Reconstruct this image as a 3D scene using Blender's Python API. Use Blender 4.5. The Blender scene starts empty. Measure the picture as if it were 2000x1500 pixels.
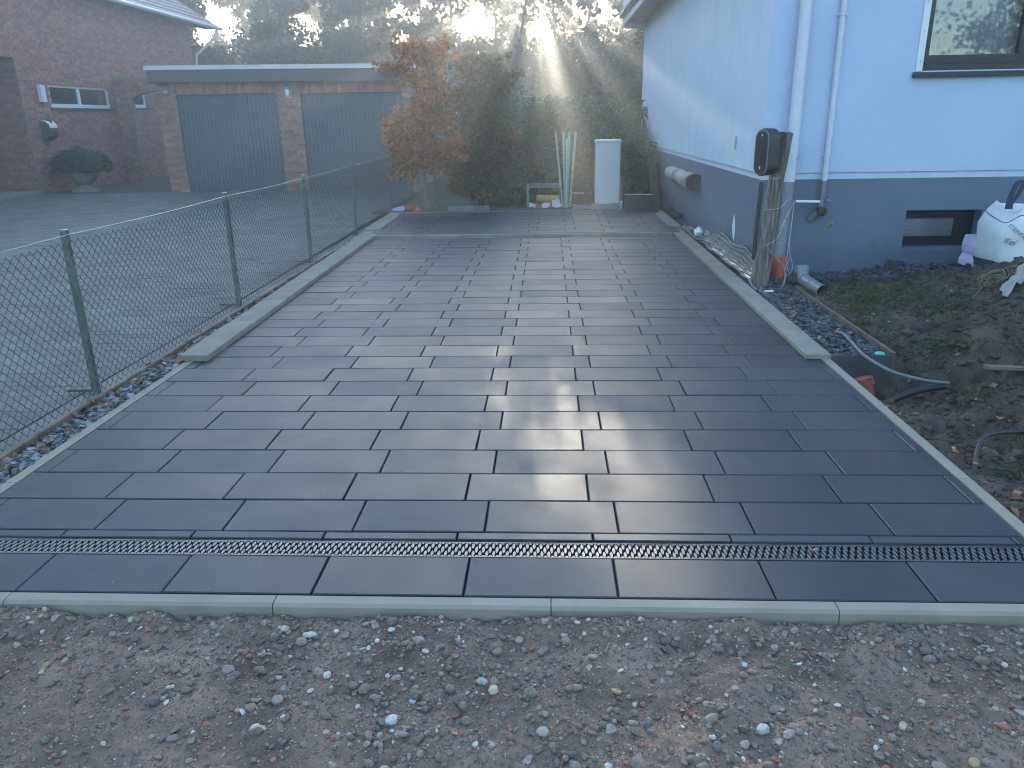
import bpy, math, random
import numpy as np
from mathutils import Vector, Matrix, Euler

rng = np.random.default_rng(7)
random.seed(7)
rad = math.radians
scene = bpy.context.scene
COL = scene.collection

HAZE = 0.0105
# ------------------------------------------------------------------ camera
CAM_F = 1497.77 / 2000.0 * 36.0
cd = bpy.data.cameras.new("camera")
cd.lens = CAM_F
cd.sensor_width = 36.0
cd.sensor_fit = 'HORIZONTAL'
cd.clip_start = 0.05
cd.clip_end = 600.0
cam = bpy.data.objects.new("camera", cd)
COL.objects.link(cam)
pitch, yaw, roll = 0.33213188, 0.05004864, -0.01801846
fwd = Vector((-math.sin(yaw) * math.cos(pitch), math.cos(yaw) * math.cos(pitch), -math.sin(pitch)))
right = Vector((math.cos(yaw), math.sin(yaw), 0))
up = right.cross(fwd)
r2 = right * math.cos(roll) + up * math.sin(roll)
u2 = -right * math.sin(roll) + up * math.cos(roll)
m = Matrix((r2, u2, -fwd)).transposed().to_4x4()
m.translation = Vector((0.40509, -3.018778, 1.744091))
cam.matrix_world = m
scene.camera = cam

# ------------------------------------------------------------------ sky, sun, exposure
SUN_EL, SUN_AZ = rad(9.0), rad(-1.0)          # azimuth from +Y towards +X
world = bpy.data.worlds.new("World")
scene.world = world
world.use_nodes = True
wn = world.node_tree.nodes
wl = world.node_tree.links
for n in list(wn):
    wn.remove(n)
sky = wn.new("ShaderNodeTexSky")
sky.sky_type = 'NISHITA'
sky.sun_disc = False
sky.sun_elevation = SUN_EL
sky.sun_rotation = SUN_AZ
sky.air_density = 1.0
sky.dust_density = 0.8
sky.ozone_density = 2.6
bg = wn.new("ShaderNodeBackground")
bg.inputs[1].default_value = 0.15
wo = wn.new("ShaderNodeOutputWorld")
tint = wn.new("ShaderNodeMix")
tint.data_type = 'RGBA'
tint.blend_type = 'MULTIPLY'
tint.inputs[0].default_value = 1.0
tint.inputs[7].default_value = (1.07, 1.0, 0.92, 1)      # cool autumn-shade daylight
wl.new(sky.outputs[0], tint.inputs[6])
wl.new(tint.outputs[2], bg.inputs[0])
wl.new(bg.outputs[0], wo.inputs[0])

sl = bpy.data.lights.new("sun", 'SUN')
sl.energy = 2.0
sl.angle = rad(0.53)
sl.color = (1.0, 0.88, 0.70)
sun = bpy.data.objects.new("sun", sl)
COL.objects.link(sun)
sd = Vector((math.sin(SUN_AZ) * math.cos(SUN_EL), math.cos(SUN_AZ) * math.cos(SUN_EL), math.sin(SUN_EL)))
sun.rotation_euler = sd.to_track_quat('Z', 'Y').to_euler()
sun.location = (0, 60, 30)

vs = scene.view_settings
scene.display_settings.display_device = 'sRGB'
vs.view_transform = 'Standard'
vs.look = 'None'
vs.exposure = 3.0
vs.gamma = 1.0
vs.use_curve_mapping = False
scene.render.engine = 'CYCLES'
cy = scene.cycles
cy.use_denoising = True
cy.max_bounces = 6
cy.transparent_max_bounces = 10
cy.volume_bounces = 0
cy.use_adaptive_sampling = True
cy.filter_width = 1.05
cy.sample_clamp_indirect = 6.0
cy.caustics_reflective = False
cy.caustics_refractive = False

# ------------------------------------------------------------------ materials
MATS = {}

def nodemat(name):
    mt = bpy.data.materials.new(name)
    mt.use_nodes = True
    nt = mt.node_tree
    b = nt.nodes["Principled BSDF"]
    MATS[name] = mt
    return mt, nt, b

def val(nt, op, a, b=None):
    n = nt.nodes.new("ShaderNodeMath")
    n.operation = op
    for i, v in enumerate((a, b)):
        if v is None:
            continue
        if isinstance(v, (int, float)):
            n.inputs[i].default_value = v
        else:
            nt.links.new(v, n.inputs[i])
    return n.outputs[0]

def piece_random(nt):
    oi = nt.nodes.new("ShaderNodeObjectInfo")
    ge = nt.nodes.new("ShaderNodeNewGeometry")
    s = val(nt, 'ADD', oi.outputs["Random"], ge.outputs["Random Per Island"])
    return val(nt, 'FRACT', s)

def ramp(nt, fac, cols):
    r = nt.nodes.new("ShaderNodeValToRGB")
    while len(r.color_ramp.elements) < len(cols):
        r.color_ramp.elements.new(0.5)
    for i, (p, c) in enumerate(cols):
        e = r.color_ramp.elements[i]
        e.position = p
        e.color = (c[0], c[1], c[2], 1)
    nt.links.new(fac, r.inputs[0])
    return r.outputs[0]

def noise(nt, scale, detail=4, rough=0.55, stretch=None, coords=None):
    t = nt.nodes.new("ShaderNodeTexNoise")
    t.inputs["Scale"].default_value = scale
    t.inputs["Detail"].default_value = detail
    t.inputs["Roughness"].default_value = rough
    if coords is None:
        ge = nt.nodes.new("ShaderNodeNewGeometry")
        coords = ge.outputs["Position"]
    if stretch:
        mp = nt.nodes.new("ShaderNodeMapping")
        mp.inputs["Scale"].default_value = stretch
        nt.links.new(coords, mp.inputs[0])
        coords = mp.outputs[0]
    nt.links.new(coords, t.inputs["Vector"])
    return t.outputs["Fac"]

def mixcol(nt, fac, a, b, mode='MIX'):
    n = nt.nodes.new("ShaderNodeMix")
    n.data_type = 'RGBA'
    n.blend_type = mode
    for sock, v in ((n.inputs[0], fac), (n.inputs[6], a), (n.inputs[7], b)):
        if isinstance(v, (int, float)):
            sock.default_value = v
        elif isinstance(v, tuple):
            sock.default_value = (v[0], v[1], v[2], 1)
        else:
            nt.links.new(v, sock)
    return n.outputs[2]

def bump(nt, b, height, strength, dist=0.01):
    n = nt.nodes.new("ShaderNodeBump")
    n.inputs["Strength"].default_value = strength
    n.inputs["Distance"].default_value = dist
    nt.links.new(height, n.inputs["Height"])
    nt.links.new(n.outputs[0], b.inputs["Normal"])

def M(name, c, var=0.12, scale=6.0, rough=0.8, bs=0.0, bscale=80.0, spec=0.5, metal=0.0,
      piece=0.0, c2=None, stretch=None, bdist=0.004, rvar=0.0, speck=None):
    if name in MATS:
        return MATS[name]
    mt, nt, b = nodemat(name)
    lo = tuple(x * (1 - var) for x in c)
    hi = tuple(min(1, x * (1 + var)) for x in (c2 or c))
    f = noise(nt, scale, 6, 0.62, stretch)
    col = ramp(nt, f, [(0.3, lo), (0.7, hi)])
    if piece:
        pr = piece_random(nt)
        k = ramp(nt, pr, [(0.0, (1 - piece,) * 3), (1.0, (1 + piece,) * 3)])
        col = mixcol(nt, 1.0, col, k, 'MULTIPLY')
    if speck:
        f2 = noise(nt, speck[0], 2, 0.5)
        g = ramp(nt, f2, [(speck[2], (0, 0, 0)), (speck[2] + 0.03, (1, 1, 1))])
        col = mixcol(nt, g, col, speck[1])
    nt.links.new(col, b.inputs["Base Color"])
    b.inputs["Roughness"].default_value = rough
    b.inputs["Metallic"].default_value = metal
    b.inputs["Specular IOR Level"].default_value = spec
    if rvar:
        rr = nt.nodes.new("ShaderNodeMapRange")
        rr.inputs[3].default_value = rough - rvar
        rr.inputs[4].default_value = rough + rvar
        nt.links.new(noise(nt, scale * 2.3, 4), rr.inputs[0])
        nt.links.new(rr.outputs[0], b.inputs["Roughness"])
    if bs:
        bump(nt, b, noise(nt, bscale, 5, 0.65, stretch), bs, bdist)
    return mt

def leafmat(name, cols, trans=0.45, rough=0.5):
    mt = bpy.data.materials.new(name)
    mt.use_nodes = True
    MATS[name] = mt
    nt = mt.node_tree
    nt.nodes.clear()
    out = nt.nodes.new("ShaderNodeOutputMaterial")
    ge = nt.nodes.new("ShaderNodeNewGeometry")
    n1 = noise(nt, 1.3, 3)
    s = val(nt, 'ADD', val(nt, 'MULTIPLY', ge.outputs["Random Per Island"], 0.55), val(nt, 'MULTIPLY', n1, 0.75))
    s = val(nt, 'SUBTRACT', s, 0.15)
    col = ramp(nt, s, cols)
    d = nt.nodes.new("ShaderNodeBsdfPrincipled")
    d.inputs["Roughness"].default_value = rough
    d.inputs["Specular IOR Level"].default_value = 0.35
    nt.links.new(col, d.inputs["Base Color"])
    t = nt.nodes.new("ShaderNodeBsdfTranslucent")
    nt.links.new(mixcol(nt, 1.0, col, (1.5, 1.35, 0.8), 'MULTIPLY'), t.inputs[0])
    mx = nt.nodes.new("ShaderNodeMixShader")
    mx.inputs[0].default_value = trans
    nt.links.new(d.outputs[0], mx.inputs[1])
    nt.links.new(t.outputs[0], mx.inputs[2])
    nt.links.new(mx.outputs[0], out.inputs[0])
    return mt

def glassmat(name, tint=(0.85, 0.9, 0.92), k=1.4):
    mt = bpy.data.materials.new(name)
    mt.use_nodes = True
    nt = mt.node_tree
    nt.nodes.clear()
    out = nt.nodes.new("ShaderNodeOutputMaterial")
    tr = nt.nodes.new("ShaderNodeBsdfTransparent")
    tr.inputs[0].default_value = (*tint, 1)
    gl = nt.nodes.new("ShaderNodeBsdfGlossy")
    gl.inputs["Roughness"].default_value = 0.02
    fr = nt.nodes.new("ShaderNodeFresnel")
    fr.inputs[0].default_value = 1.52
    f = val(nt, 'MINIMUM', val(nt, 'MULTIPLY', fr.outputs[0], 2 * k), 1.0)
    mx = nt.nodes.new("ShaderNodeMixShader")
    nt.links.new(f, mx.inputs[0])
    nt.links.new(tr.outputs[0], mx.inputs[1])
    nt.links.new(gl.outputs[0], mx.inputs[2])
    nt.links.new(mx.outputs[0], out.inputs[0])
    MATS[name] = mt
    return mt

def slabmat():
    mt, nt, b = nodemat("anthracite_slab")
    f = noise(nt, 2.2, 5, 0.6)
    col = ramp(nt, f, [(0.3, (0.019, 0.021, 0.027)), (0.7, (0.029, 0.031, 0.038))])
    pr = piece_random(nt)
    k = ramp(nt, pr, [(0.0, (0.70,) * 3), (1.0, (1.35,) * 3)])
    col = mixcol(nt, 1.0, col, k, 'MULTIPLY')
    grain = noise(nt, 420, 2, 0.5)
    col = mixcol(nt, 1.0, col, ramp(nt, grain, [(0.3, (0.8,) * 3), (0.7, (1.25,) * 3)]), 'MULTIPLY')
    # pale scuffs and lime specks, dark dirt specks
    s1 = ramp(nt, noise(nt, 60, 2, 0.5), [(0.735, (0, 0, 0)), (0.77, (1, 1, 1))])
    col = mixcol(nt, s1, col, (0.02, 0.018, 0.016))
    s2 = ramp(nt, noise(nt, 85, 2, 0.4), [(0.745, (0, 0, 0)), (0.765, (0.75, 0.75, 0.75))])
    col = mixcol(nt, s2, col, (0.3, 0.3, 0.29))
    nt.links.new(col, b.inputs["Base Color"])
    rr = nt.nodes.new("ShaderNodeMapRange")
    rr.inputs[1].default_value = 0.3
    rr.inputs[2].default_value = 0.7
    rr.inputs[3].default_value = 0.43
    rr.inputs[4].default_value = 0.54
    nt.links.new(noise(nt, 3.1, 6, 0.65), rr.inputs[0])
    rs = val(nt, 'ADD', rr.outputs[0], val(nt, 'MULTIPLY', pr, 0.12))
    nt.links.new(rs, b.inputs["Roughness"])
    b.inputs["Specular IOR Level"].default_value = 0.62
    b.inputs["Specular Tint"].default_value = (0.80, 0.90, 1.0, 1)  # turns reflections blue: sky tone put into the specular colour
    bump(nt, b, noise(nt, 380, 3, 0.6), 0.10, 0.002)
    return mt

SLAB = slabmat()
M("bedding_sand", (0.05, 0.045, 0.04), rough=0.95)
M("joint_dark", (0.02, 0.02, 0.02), rough=0.95)
M("kerb_concrete", (0.275, 0.24, 0.19), 0.10, 5, 0.85, 0.25, 260, piece=0.05, speck=(90, (0.12, 0.12, 0.12), 0.72))
M("old_concrete", (0.24, 0.215, 0.175), 0.22, 4, 0.9, 0.4, 120, piece=0.06, speck=(40, (0.42, 0.42, 0.4), 0.68))
M("drain_grate_metal", (0.17, 0.172, 0.175), 0.15, 20, 0.42, 0.1, 200, metal=0.75)
M("drain_channel", (0.015, 0.015, 0.017), rough=0.8)
M("foreground_soil", (0.150, 0.096, 0.066), 0.40, 3.2, 0.95, 0.8, 90, c2=(0.225, 0.152, 0.110), bdist=0.012, speck=(170, (0.24, 0.21, 0.19), 0.66))
M("dug_soil", (0.058, 0.039, 0.028), 0.45, 5, 0.95, 0.8, 60, c2=(0.092, 0.066, 0.048), bdist=0.02, speck=(120, (0.14, 0.12, 0.10), 0.68))
M("lawn_ground", (0.050, 0.065, 0.028), 0.4, 1.2, 0.95, 0.5, 60, c2=(0.075, 0.075, 0.04))
M("far_ground", (0.05, 0.055, 0.03), 0.3, 0.2, 0.95)
M("paver", (0.120, 0.112, 0.102), 0.22, 1.6, 0.8, 0.3, 180, piece=0.16, c2=(0.15, 0.142, 0.13))
M("paver_joint", (0.055, 0.058, 0.045), 0.4, 3, 0.95)
M("brick", (0.32, 0.135, 0.09), 0.25, 9, 0.88, 0.4, 130, piece=0.28, c2=(0.31, 0.16, 0.125))
M("mortar", (0.22, 0.19, 0.17), 0.15, 9, 0.95)
M("garage_door", (0.065, 0.088, 0.108), 0.1, 2, 0.5, spec=0.4)
M("fascia", (0.055, 0.058, 0.058), 0.15, 2, 0.6)
M("zinc_trim", (0.50, 0.53, 0.56), 0.08, 3, 0.4)
M("white_plastic", (0.72, 0.74, 0.76), 0.04, 3, 0.4)
M("dark_frame", (0.010, 0.012, 0.018), 0.1, 5, 0.35)
M("roof_tile", (0.16, 0.17, 0.18), 0.2, 3, 0.6, piece=0.1)
M("black_plastic", (0.018, 0.02, 0.022), 0.1, 8, 0.4)
M("black_sheet", (0.016, 0.017, 0.019), 0.2, 6, 0.5, 0.2, 30)
M("fence_green", (0.012, 0.030, 0.028), 0.2, 12, 0.5)
M("stake_green", (0.27, 0.37, 0.34), 0.15, 14, 0.5)
M("fence_post", (0.075, 0.105, 0.098), 0.35, 14, 0.6, 0.2, 90, c2=(0.11, 0.13, 0.12))
M("wire_silver", (0.35, 0.37, 0.38), 0.05, 8, 0.4, metal=0.6)
M("slate", (0.045, 0.050, 0.060), 0.4, 12, 0.45, 0.4, 60, piece=0.55, c2=(0.06, 0.064, 0.072))
M("slate_pale", (0.14, 0.145, 0.15), 0.4, 12, 0.5, 0.4, 60, piece=0.7)
M("timber_edge", (0.13, 0.085, 0.055), 0.35, 6, 0.85, 0.5, 40, c2=(0.17, 0.12, 0.085))
M("grey_timber", (0.055, 0.055, 0.055), 0.3, 6, 0.8, 0.4, 40)
M("pipe_grey", (0.20, 0.215, 0.23), 0.1, 5, 0.4)
M("pipe_white", (0.58, 0.62, 0.68), 0.05, 5, 0.4)
M("pipe_painted_grey", (0.17, 0.18, 0.205), 0.08, 5, 0.5)
M("orange_pvc", (0.52, 0.10, 0.035), 0.12, 6, 0.45)
M("terracotta_red", (0.33, 0.075, 0.045), 0.2, 8, 0.6)
M("cable_grey", (0.16, 0.165, 0.17), 0.15, 10, 0.5)
M("cable_black", (0.02, 0.022, 0.024), 0.15, 10, 0.45)
M("string", (0.62, 0.60, 0.55), 0.1, 30, 0.8)
M("cabinet_grey", (0.50, 0.525, 0.55), 0.04, 2, 0.5)
M("cabinet_dark", (0.25, 0.27, 0.29), 0.04, 2, 0.5)
M("rust", (0.09, 0.035, 0.028), 0.3, 20, 0.8)
M("yellow", (0.40, 0.24, 0.05), 0.1, 10, 0.5)
M("turquoise", (0.06, 0.48, 0.40), 0.1, 10, 0.4)
M("lavender_foam", (0.60, 0.53, 0.72), 0.06, 8, 0.8, 0.2, 120)
M("bag_fabric", (0.70, 0.73, 0.74), 0.06, 7, 0.7, 0.3, 400)
M("strap_blue", (0.035, 0.045, 0.07), 0.1, 30, 0.8)
M("print_black", (0.02, 0.022, 0.028), 0.05, 10, 0.7)
M("paper", (0.45, 0.45, 0.52), 0.1, 12, 0.8)
M("taupe_cloth", (0.34, 0.31, 0.30), 0.15, 9, 0.85, 0.3, 60)
M("granite", (0.17, 0.175, 0.175), 0.3, 30, 0.8, 0.6, 60, piece=0.3)
M("stone_bowl", (0.24, 0.235, 0.22), 0.25, 8, 0.9, 0.4, 70)
M("dead_leaf", (0.19, 0.085, 0.045), 0.4, 25, 0.7, piece=0.6, c2=(0.25, 0.125, 0.07))
M("twig", (0.10, 0.075, 0.055), 0.3, 20, 0.9)
M("bark", (0.075, 0.062, 0.05), 0.35, 12, 0.95, 0.7, 30)
M("pale_bark", (0.16, 0.15, 0.13), 0.35, 9, 0.95, 0.7, 30)
M("straw", (0.30, 0.25, 0.15), 0.2, 20, 0.8, piece=0.3)
M("can_blue", (0.25, 0.40, 0.62), 0.2, 20, 0.35)
M("lamp_glass", (0.70, 0.74, 0.78), 0.04, 4, 0.25)
M("steel", (0.45, 0.47, 0.48), 0.08, 8, 0.3, metal=0.8)
M("patch_white", (0.68, 0.70, 0.72), 0.05, 9, 0.9)
M("stain_grey", (0.15, 0.16, 0.185), 0.15, 9, 0.9)
M("curtain", (0.50, 0.53, 0.55), 0.08, 3, 0.9)
M("blind", (0.55, 0.58, 0.60), 0.05, 3, 0.7)
M("room_dark", (0.05, 0.05, 0.05), rough=0.9)
GLASS = glassmat("window_glass")

def wallmats():
    # upper render: fine scratched plaster, faint vertical rain runs
    mt, nt, b = nodemat("white_render_skylit")
    f = noise(nt, 2.0, 5, 0.6)
    col = ramp(nt, f, [(0.3, (0.51, 0.59, 0.71)), (0.7, (0.57, 0.65, 0.76))])  # blue sky light put into the colour of the white render
    runs = noise(nt, 5.0, 4, 0.6, (3.2, 3.2, 0.10))
    col = mixcol(nt, 1.0, col, ramp(nt, runs, [(0.30, (0.93, 0.935, 0.94)), (0.62, (1.02, 1.02, 1.02))]), 'MULTIPLY')
    nt.links.new(col, b.inputs["Base Color"])
    b.inputs["Roughness"].default_value = 0.9
    bump(nt, b, noise(nt, 170, 4, 0.7, (1, 1, 0.45)), 0.55, 0.006)
    mt, nt, b = nodemat("front_render_skylit")
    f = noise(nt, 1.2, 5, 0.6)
    col = ramp(nt, f, [(0.3, (0.44, 0.54, 0.69)), (0.7, (0.49, 0.59, 0.74))])  # front of the same wall: shade and sky blue put into the colour
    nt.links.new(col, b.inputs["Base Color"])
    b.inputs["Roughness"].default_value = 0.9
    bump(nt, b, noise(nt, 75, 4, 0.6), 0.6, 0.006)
    mt, nt, b = nodemat("grey_plinth_skylit")
    f = noise(nt, 2.5, 5, 0.6)
    col = ramp(nt, f, [(0.3, (0.112, 0.145, 0.195)), (0.7, (0.132, 0.166, 0.22))])  # grey paint with the blue sky light mixed into its colour
    # damp splash marks near the ground with an uneven edge
    ge = nt.nodes.new("ShaderNodeNewGeometry")
    sp = nt.nodes.new("ShaderNodeSeparateXYZ")
    nt.links.new(ge.outputs["Position"], sp.inputs[0])
    h = val(nt, 'ADD', sp.outputs[2], val(nt, 'MULTIPLY', noise(nt, 3.5, 5, 0.6), -0.5))
    d = ramp(nt, h, [(0.0, (0.80, 0.80, 0.82)), (0.05, (1, 1, 1))])
    col = mixcol(nt, 1.0, col, d, 'MULTIPLY')
    nt.links.new(col, b.inputs["Base Color"])
    b.inputs["Roughness"].default_value = 0.75
    bump(nt, b, noise(nt, 150, 3, 0.6), 0.15, 0.002)
    # weathered wooden post
    mt, nt, b = nodemat("weathered_wood")
    g = noise(nt, 26, 6, 0.7, (1.6, 1.6, 0.10))
    col = ramp(nt, g, [(0.30, (0.035, 0.026, 0.02)), (0.45, (0.10, 0.078, 0.062)), (0.55, (0.19, 0.165, 0.145)), (0.7, (0.34, 0.32, 0.30))])
    nt.links.new(col, b.inputs["Base Color"])
    b.inputs["Roughness"].default_value = 0.9
    bump(nt, b, g, 0.9, 0.01)
    # gravel stones of many colours
    mt, nt, b = nodemat("pebble")
    pr = piece_random(nt)
    col = ramp(nt, pr, [(0.0, (0.12, 0.092, 0.074)), (0.16, (0.23, 0.17, 0.13)), (0.34, (0.14, 0.118, 0.105)), (0.48, (0.31, 0.24, 0.19)),
                        (0.62, (0.18, 0.14, 0.112)), (0.74, (0.38, 0.31, 0.26)), (0.80, (0.16, 0.13, 0.115)), (0.86, (0.36, 0.12, 0.075)),
                        (0.90, (0.26, 0.20, 0.16)), (0.95, (0.60, 0.585, 0.55)), (1.0, (0.45, 0.31, 0.15))])
    f = noise(nt, 90, 4, 0.6)
    col = mixcol(nt, 1.0, col, ramp(nt, f, [(0.3, (0.58,) * 3), (0.7, (1.08,) * 3)]), 'MULTIPLY')
    nt.links.new(col, b.inputs["Base Color"])
    b.inputs["Roughness"].default_value = 0.75
    bump(nt, b, noise(nt, 200, 3, 0.6), 0.3, 0.003)
wallmats()

leafmat("beech_orange", [(0.0, (0.06, 0.068, 0.024)), (0.28, (0.14, 0.10, 0.035)), (0.5, (0.33, 0.16, 0.06)), (0.75, (0.50, 0.20, 0.085)), (1.0, (0.58, 0.30, 0.14))], 0.45)
leafmat("beech_olive", [(0.0, (0.05, 0.066, 0.028)), (0.4, (0.12, 0.115, 0.05)), (0.75, (0.24, 0.16, 0.08)), (1.0, (0.42, 0.27, 0.17))], 0.45)
leafmat("rhododendron_leaf", [(0.0, (0.028, 0.062, 0.036)), (0.5, (0.050, 0.105, 0.058)), (0.85, (0.09, 0.15, 0.085)), (1.0, (0.15, 0.21, 0.13))], 0.2, 0.28)
leafmat("forest_green", [(0.0, (0.04, 0.052, 0.022)), (0.5, (0.080, 0.092, 0.038)), (0.8, (0.115, 0.115, 0.05)), (1.0, (0.15, 0.13, 0.055))], 0.55)
leafmat("forest_autumn", [(0.0, (0.06, 0.058, 0.022)), (0.5, (0.12, 0.10, 0.034)), (0.8, (0.18, 0.13, 0.045)), (1.0, (0.24, 0.15, 0.06))], 0.58)
leafmat("hydrangea_leaf", [(0.0, (0.02, 0.045, 0.02)), (0.5, (0.045, 0.09, 0.035)), (0.93, (0.07, 0.12, 0.05)), (1.0, (0.22, 0.05, 0.06))], 0.3)
leafmat("grass_blade", [(0.0, (0.035, 0.06, 0.018)), (0.5, (0.06, 0.095, 0.028)), (0.85, (0.10, 0.115, 0.045)), (1.0, (0.18, 0.15, 0.08))], 0.35)

# ------------------------------------------------------------------ mesh helpers
class MB:
    """collects boxes, tubes, lathes and free faces into one mesh"""
    def __init__(s):
        s.v, s.f, s.sm = [], [], []
    def add(s, vs_, fs_, smooth=False):
        o = len(s.v)
        s.v.extend(tuple(p) for p in vs_)
        for f in fs_:
            s.f.append(tuple(i + o for i in f))
            s.sm.append(smooth)
        return s
    def box(s, x0, x1, y0, y1, z0, z1, ch=0.0, rot=None, top_only=False):
        if ch <= 0:
            vs_ = [(x, y, z) for z in (z0, z1) for y in (y0, y1) for x in (x0, x1)]
            fs_ = [(0, 2, 3, 1), (4, 5, 7, 6), (0, 1, 5, 4), (1, 3, 7, 5), (3, 2, 6, 7), (2, 0, 4, 6)]
        else:
            vs_ = [(x, y, z) for z in (z0, z1 - ch) for y in (y0, y1) for x in (x0, x1)]
            vs_ += [(x, y, z1) for y in (y0 + ch, y1 - ch) for x in (x0 + ch, x1 - ch)]
            fs_ = [(0, 2, 3, 1), (8, 9, 11, 10), (0, 1, 5, 4), (1, 3, 7, 5), (3, 2, 6, 7), (2, 0, 4, 6),
                   (4, 5, 9, 8), (5, 7, 11, 9), (7, 6, 10, 11), (6, 4, 8, 10)]
        if rot is not None:
            c = Vector(((x0 + x1) / 2, (y0 + y1) / 2, (z0 + z1) / 2))
            R_ = Euler(rot).to_matrix()
            vs_ = [R_ @ (Vector(p) - c) + c for p in vs_]
        return s.add(vs_, fs_)
    def tube(s, pts, r, n=8, cap=True, smooth=True):
        pts = [Vector(p) for p in pts]
        rs = r if isinstance(r, (list, tuple)) else [r] * len(pts)
        vs_, fs_ = [], []
        prev = None
        for i, p in enumerate(pts):
            t = (pts[min(i + 1, len(pts) - 1)] - pts[max(i - 1, 0)]).normalized()
            if prev is None:
                a = Vector((0, 0, 1)) if abs(t.z) < 0.9 else Vector((1, 0, 0))
                u = t.cross(a).normalized()
            else:
                u = (prev - t * prev.dot(t)).normalized()
            prev = u
            w = t.cross(u)
            for k in range(n):
                a = 2 * math.pi * k / n
                vs_.append(p + (u * math.cos(a) + w * math.sin(a)) * rs[i])
        for i in range(len(pts) - 1):
            for k in range(n):
                fs_.append((i * n + k, i * n + (k + 1) % n, (i + 1) * n + (k + 1) % n, (i + 1) * n + k))
        s.add(vs_, fs_, smooth)
        if cap:
            L = len(pts) - 1
            s.add(vs_[:n], [tuple(range(n))[::-1]])
            s.add(vs_[L * n:], [tuple(range(n))])
        return s
    def lathe(s, prof, c, n=20, smooth=True, axis=None):
        R_ = Vector((0, 0, 1)).rotation_difference(Vector(axis).normalized()).to_matrix() if axis else None
        vs_, fs_ = [], []
        for (r, z) in prof:
            for k in range(n):
                a = 2 * math.pi * k / n
                p = Vector((r * math.cos(a), r * math.sin(a), z))
                if R_:
                    p = R_ @ p
                vs_.append(p + Vector(c))
        for i in range(len(prof) - 1):
            for k in range(n):
                fs_.append((i * n + k, i * n + (k + 1) % n, (i + 1) * n + (k + 1) % n, (i + 1) * n + k))
        return s.add(vs_, fs_, smooth)
    def prism(s, poly, axis, a0, a1):
        """extrude a 2D polygon; axis 'X': poly=(y,z), 'Y': poly=(x,z), 'Z': poly=(x,y)"""
        def P(p, a):
            return (a, p[0], p[1]) if axis == 'X' else ((p[0], a, p[1]) if axis == 'Y' else (p[0], p[1], a))
        n = len(poly)
        vs_ = [P(p, a0) for p in poly] + [P(p, a1) for p in poly]
        fs_ = [tuple(range(n)), tuple(range(2 * n - 1, n - 1, -1))]
        fs_ += [(i, i + n, (i + 1) % n + n, (i + 1) % n) for i in range(n)]
        return s.add(vs_, fs_)
    def mesh(s, name):
        me = bpy.data.meshes.new(name)
        me.from_pydata(s.v, [], s.f)
        me.polygons.foreach_set("use_smooth", s.sm)
        me.update()
        return me

def npmesh(name, V, F, smooth=False):
    V = np.asarray(V, dtype=np.float32)
    F = np.asarray(F, dtype=np.int32)
    k = F.shape[1]
    me = bpy.data.meshes.new(name)
    me.vertices.add(len(V))
    me.vertices.foreach_set("co", V.ravel())
    me.loops.add(F.size)
    me.loops.foreach_set("vertex_index", F.ravel())
    me.polygons.add(len(F))
    me.polygons.foreach_set("loop_start", np.arange(0, F.size, k, dtype=np.int32))
    me.polygons.foreach_set("use_smooth", np.full(len(F), smooth, dtype=bool))
    me.update(calc_edges=True)
    me.validate()
    return me

def link(name, me, mat, parent=None, kind=None, label=None, cat=None, group=None):
    if isinstance(me, MB):
        me = me.mesh(name)
    o = bpy.data.objects.new(name, me)
    COL.objects.link(o)
    if mat is not None and me is not None and not me.materials:
        me.materials.append(MATS[mat] if isinstance(mat, str) else mat)
    if parent is not None:
        o.parent = parent
        o.matrix_parent_inverse = world_of(parent).inverted()
    if kind:
        o["kind"] = kind
    if label:
        o["label"] = label
    if cat:
        o["category"] = cat
    if group:
        o["group"] = group
    return o

def world_of(o):
    mw = Matrix.LocRotScale(o.location, o.rotation_euler, o.scale)
    if o.parent:
        mw = world_of(o.parent) @ o.matrix_parent_inverse @ mw
    return mw

def thing(name, label, cat, loc, group=None):
    o = bpy.data.objects.new(name, None)
    COL.objects.link(o)
    o.empty_display_size = 0.1
    o.location = loc
    o["label"] = label
    o["category"] = cat
    if group:
        o["group"] = group
    return o

def one(name, mb, mat, label, cat, group=None, kind=None):
    """a thing that is a single mesh: origin moved to the base centre"""
    me = mb.mesh(name) if isinstance(mb, MB) else mb
    n = len(me.vertices)
    co = np.empty(n * 3, dtype=np.float32)
    me.vertices.foreach_get("co", co)
    co = co.reshape(-1, 3)
    c = np.array([(co[:, 0].min() + co[:, 0].max()) / 2, (co[:, 1].min() + co[:, 1].max()) / 2, co[:, 2].min()])
    me.vertices.foreach_set("co", (co - c).astype(np.float32).ravel())
    me.update()
    o = link(name, me, mat, None, kind, label, cat, group)
    o.location = c
    return o

def struct(name, mb, mat):
    return link(name, mb, mat, None, "structure")

# smooth value noise on a plane
_T = rng.random((256, 256))
def vnoise(x, y):
    xi, yi = np.floor(x).astype(int), np.floor(y).astype(int)
    fx, fy = x - xi, y - yi
    fx, fy = fx * fx * (3 - 2 * fx), fy * fy * (3 - 2 * fy)
    a, b = _T[xi % 256, yi % 256], _T[(xi + 1) % 256, yi % 256]
    c, d = _T[xi % 256, (yi + 1) % 256], _T[(xi + 1) % 256, (yi + 1) % 256]
    return (a * (1 - fx) + b * fx) * (1 - fy) + (c * (1 - fx) + d * fx) * fy - 0.5
def fbm(x, y, oct_=4, g=0.5):
    s, a = 0, 1.0
    for i in range(oct_):
        s = s + a * vnoise(x * 2 ** i + 17.3 * i, y * 2 ** i + 5.1 * i)
        a *= g
    return s

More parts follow.
